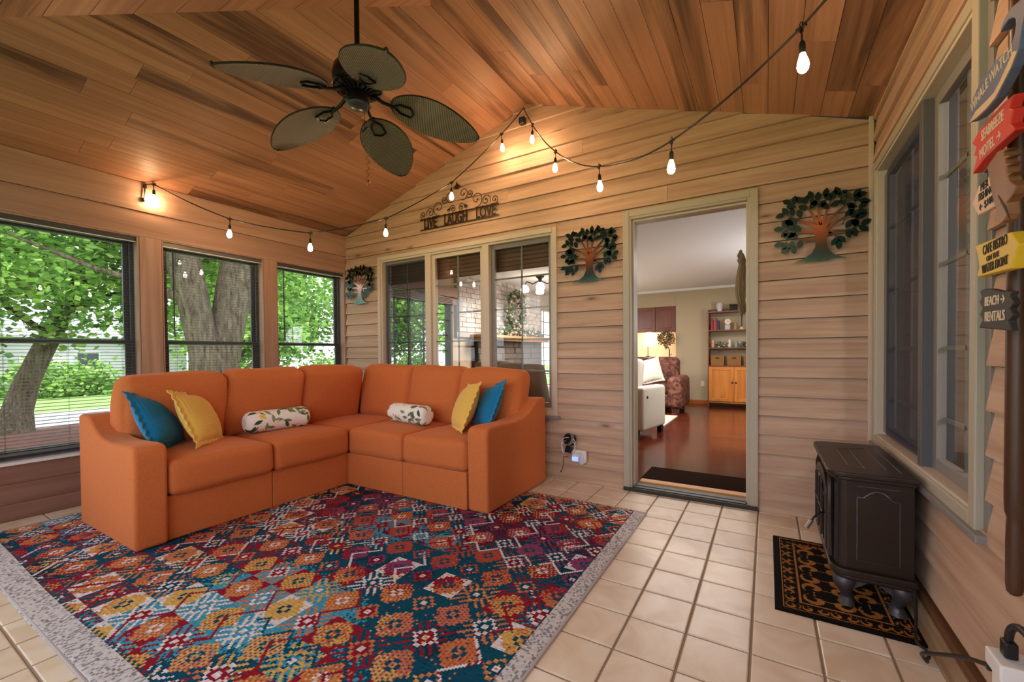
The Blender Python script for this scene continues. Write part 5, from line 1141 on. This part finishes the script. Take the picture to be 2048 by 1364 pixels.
rs = np.random.RandomState(12)
LC = [lin(c) for c in ('8cb95a','a6cf6a','6f9a4a','c4e082','7eab55','587f40')]
tl = NT('maple_leaf'); a_ = tl.n('Attribute'); a_.attribute_name = 'Col'; tl.base(a_.outputs['Color']); tl.set(.55, spec=.25)
trn = tl.n('BsdfTranslucent'); mxs = tl.n('MixShader'); mxs.inputs[0].default_value = .45; tl.l(a_.outputs['Color'], trn.inputs[0]); tl.l(tl.b.outputs[0], mxs.inputs[1]); tl.l(trn.outputs[0], mxs.inputs[2]); tl.l(mxs.outputs[0], tl.out.inputs[0]); M_leaf = tl.m
def leafcloud(name, blobs, n, size, cols=None, flat=.5):
    """leaf quads in clusters through ellipsoid blobs (cx,cy,cz,rx,ry,rz)"""
    B = np.array(blobs); vol = (B[:,3]*B[:,4]*B[:,5])**.67; pk_ = rs.choice(len(B), n//8, p=vol/vol.sum())
    d = rs.normal(size=(n//8,3)); d /= np.linalg.norm(d,axis=1)[:,None]; r = rs.rand(n//8)**.33; cc0 = B[pk_,:3]+d*r[:,None]*B[pk_,3:6]
    C = np.repeat(cc0, 8, 0)+rs.normal(size=(n//8*8,3))*size*1.7; N = len(C)
    u = rs.normal(size=(N,3)); u[:,2] *= flat; u /= np.linalg.norm(u,axis=1)[:,None]; w0 = rs.normal(size=(N,3)); w0[:,2] *= flat; v = np.cross(u, w0); v = np.cross(v,u) if False else w0-(w0*u).sum(1)[:,None]*u; v /= np.linalg.norm(v,axis=1)[:,None]
    s = size*(.6+.7*rs.rand(N))[:,None]; P = np.stack([C-u*s*.5, C+v*s*.42, C+u*s*.5, C-v*s*.42], 1).reshape(-1,3); Q = np.arange(4*N).reshape(-1,4)
    CC = np.array(cols or LC); col = CC[rs.randint(0,len(CC),N)]*(.75+.5*rs.rand(N))[:,None]; return quads_mesh(name, P, Q, M_leaf, col)
tb = NT('grey_bark'); vb = tb.coord((9,9,1.6)); nb_ = tb.noise(vb, 2.2, 6, .7, .5); tb.base(tb.ramp(nb_, [(.35,'3d332c'),(.6,'7d6e61')])); tb.bump(nb_, 1., .05); M_bark = tb.set(.95, spec=.1)
def tree(lab, base, trunks, blobs, n, size, group=None, cols=None):
    t = thing('tree', lab, 'tree', (0,0,0), group=group)
    for i, (pts, rr) in enumerate(trunks): obj('trunk' if i == 0 else 'branch', G().tube(pts, rr, 14), M_bark, t, smooth=True)
    o = obj('foliage', leafcloud('foliage', blobs, n, size, cols), parent=t); o['kind'] = 'stuff'; return t
# forked trunk close behind the middle window
tree('big forked tree with grey bark close behind the middle window', None, [
  ([(-5.0,.80,-.75),(-5.0,.80,-.4),(-5.0,.79,.2),(-5.0,.785,.8),(-5.0,.70,1.15),(-5.0,.60,1.6),(-5.02,.50,2.2),(-5.1,.38,3.0),(-5.3,.15,4.5),(-5.6,-.3,7)], [.62,.46,.38,.34,.27,.245,.25,.26,.22,.15]),
  ([(-5.0,.86,.1),(-5.0,.92,.6),(-5.0,1.02,1.15),(-5.0,1.10,1.7),(-5.0,1.22,2.3),(-5.1,1.42,3.2),(-5.3,1.8,5),(-5.7,2.4,7.5)], [.30,.30,.28,.29,.32,.31,.24,.14]),
  ([(-5.0,1.2,1.9),(-4.9,1.55,2.4),(-4.8,1.95,3.1),(-4.7,2.6,4.2)], [.17,.13,.10,.06]), ([(-5.0,.45,2.0),(-5.2,.0,2.3),(-5.4,-.7,2.5),(-5.6,-1.6,2.9)], [.08,.06,.04,.02]),
  ([(-5.0,1.1,.2),(-5.0,1.35,.7),(-5.1,1.7,1.0),(-5.3,2.2,1.5)], [.05,.04,.03,.015])],
  [(-5.5,0,6.5,3,3.4,2.2),(-5.5,3.2,6,3,3,2.3),(-6.5,-3,5.6,2.4,2.4,1.8),(-5.8,4.6,3.8,1.6,1.8,1.4),(-7,2,3.2,1.2,1.6,.9),(-6.6,-1.2,2.9,1.0,.9,.9),(-6.4,2.9,2.1,.7,1.0,.8)], 26000, .13)
tree('leaning grey tree behind the left window with low leafy branches', None, [
  ([(-9.9,-.95,-.8),(-9.9,-.88,-.5),(-9.9,-.80,-.1),(-9.88,-.66,.5),(-9.85,-.45,1.1),(-9.8,-.20,1.8),(-9.8,.1,2.6),(-9.9,.6,4.2),(-10,1.2,6)], [.52,.34,.24,.205,.19,.18,.17,.13,.08]),
  ([(-9.8,-.1,2.1),(-9.3,.8,2.6),(-8.8,1.9,3.2),(-8.3,3.0,3.9)], [.09,.06,.045,.02]), ([(-9.85,-.3,1.5),(-9.4,-1.2,2.3),(-9.0,-2.2,3.0)], [.07,.05,.02])],
  [(-9.5,.5,4.6,2.8,2.8,2.0),(-9,-2.2,3.9,2.4,2.0,1.6),(-8.6,2.4,3.9,1.8,1.8,1.5),(-9.6,-3.6,3.0,1.6,1.4,1.7),(-9.0,.9,2.65,1.3,1.5,.8),(-9.2,-1.8,2.2,1.1,1.1,.9),(-8.8,1.2,1.75,.6,.5,.5),(-9.3,-.1,1.9,.6,.6,.5)], 30000, .15)
st_x = [(-31,-11,9,'far'),(-33,-2,9.5,'far'),(-29,13,9,'far'),(-33,17,10,'far'),(-27,25,9.5,'far'),(-24,34,10,'far'),(-29,-21,9,'far'),(-48,5,12,'far'),(-42,-9,12,'far')]
farl = ['bushy green tree across the road, leftmost in the left window','tall green tree across the road behind the leaning trunk','bright green tree across the road left of the forked trunk','dense green tree across the road behind the forked trunk','light green tree across the road in the right-hand window','distant tall tree at the right end of the row','green tree across the road beyond the left picture edge','second-row tree behind the bright green one','second-row tree far left behind the others']
for (x,y,h,_), l_ in zip(st_x, farl):
    R_ = h*.42; z0 = gz(x); bl_ = [(x+rs.normal()*R_*.35, y+rs.normal()*R_*.45, z0+h*(.40+.5*rs.rand()), R_*.6, R_*.6, R_*.5) for _ in range(9)]+[(x,y+q,z0+h*.34,R_*.5,R_*.5,R_*.4) for q in (-R_*.6,0,R_*.6)]
    tree(l_, None, [([(x,y,z0-.2),(x,y+.1,z0+h*.3),(x+.1,y+.2,z0+h*.75)], [.26,.2,.1])], bl_, 12000, .36, 'trees across the road')
for k,(x,y,w_,l_) in enumerate(((-27,-3.0,3.4,'low round shrub across the road behind the leaning trunk'),(-27.5,3.6,3.8,'wide green shrub across the road in the left window'),(-26.5,10.4,3.2,'pale green shrub across the road beside the forked trunk'),(-25,17.4,3.6,'green shrub across the road in the right-hand window'),(-27.4,-9.2,3.6,'green shrub across the road at the left edge'),(-23,24.5,4.0,'green shrub far right across the road'))):
    t = thing('shrub', l_, 'shrub', (0,0,0), group='shrubs across the road'); o = obj('foliage', leafcloud('foliage', [(x,y,gz(x)+.6,w_*.45,w_*.6,.9),(x,y+1.2,gz(x)+.35,w_*.3,w_*.4,.5)], 3600, .24), parent=t); o['kind'] = 'stuff'; obj('stem', G().tube([(x,y,gz(x)-.1),(x,y,gz(x)+.5)], .05, 6), M_bark, t)
# mulch bed around the leaning tree
vs = [(-8.75+1.9*math.cos(a)*(1+.06*math.sin(3*a)), -.9+2.6*math.sin(a), gz(-8.75)+.03-.02*(k%2)) for k, a in enumerate([2*PI*i/28 for i in range(28)])]
struct('ground_mulch', G().add(vs+[(-8.75,-.9,gz(-8.75)+.12)], [(i,(i+1)%28,28) for i in range(28)]), plain('red_mulch','7d4038',.95,nb=1,nscale=25,var=.35))
# pale house beyond the road
hs = thing('house','pale siding house beyond the trees across the road','house',(-39,5,gz(-39)))
M_sid = plain('pale_lilac_siding','dcd6e2',.8); obj('wall', G().box(-4,4,-9,7,0,3.6), M_sid, hs); obj('roof', G().prism([(-4.8,3.5),(4.8,3.5),(0,6.2)], -9.6, 7.6, lambda a,b,t: (a,t,b)), plain('grey_shingle','c9c6cf',.9), hs)
for y in (-7,-3.5,1.5,5): f = obj('window', G().box(4.0,4.06,y-.6,y+.6,1.2,2.6), M_white, hs); obj('pane', G().box(4.06,4.07,y-.5,y+.5,1.3,2.5), plain('dark_pane_%d' % int(y+9),'3b4148',.2), f)
obj('garage_door', G().box(4.0,4.05,-1.5,.8,0,2.3), M_white, hs)
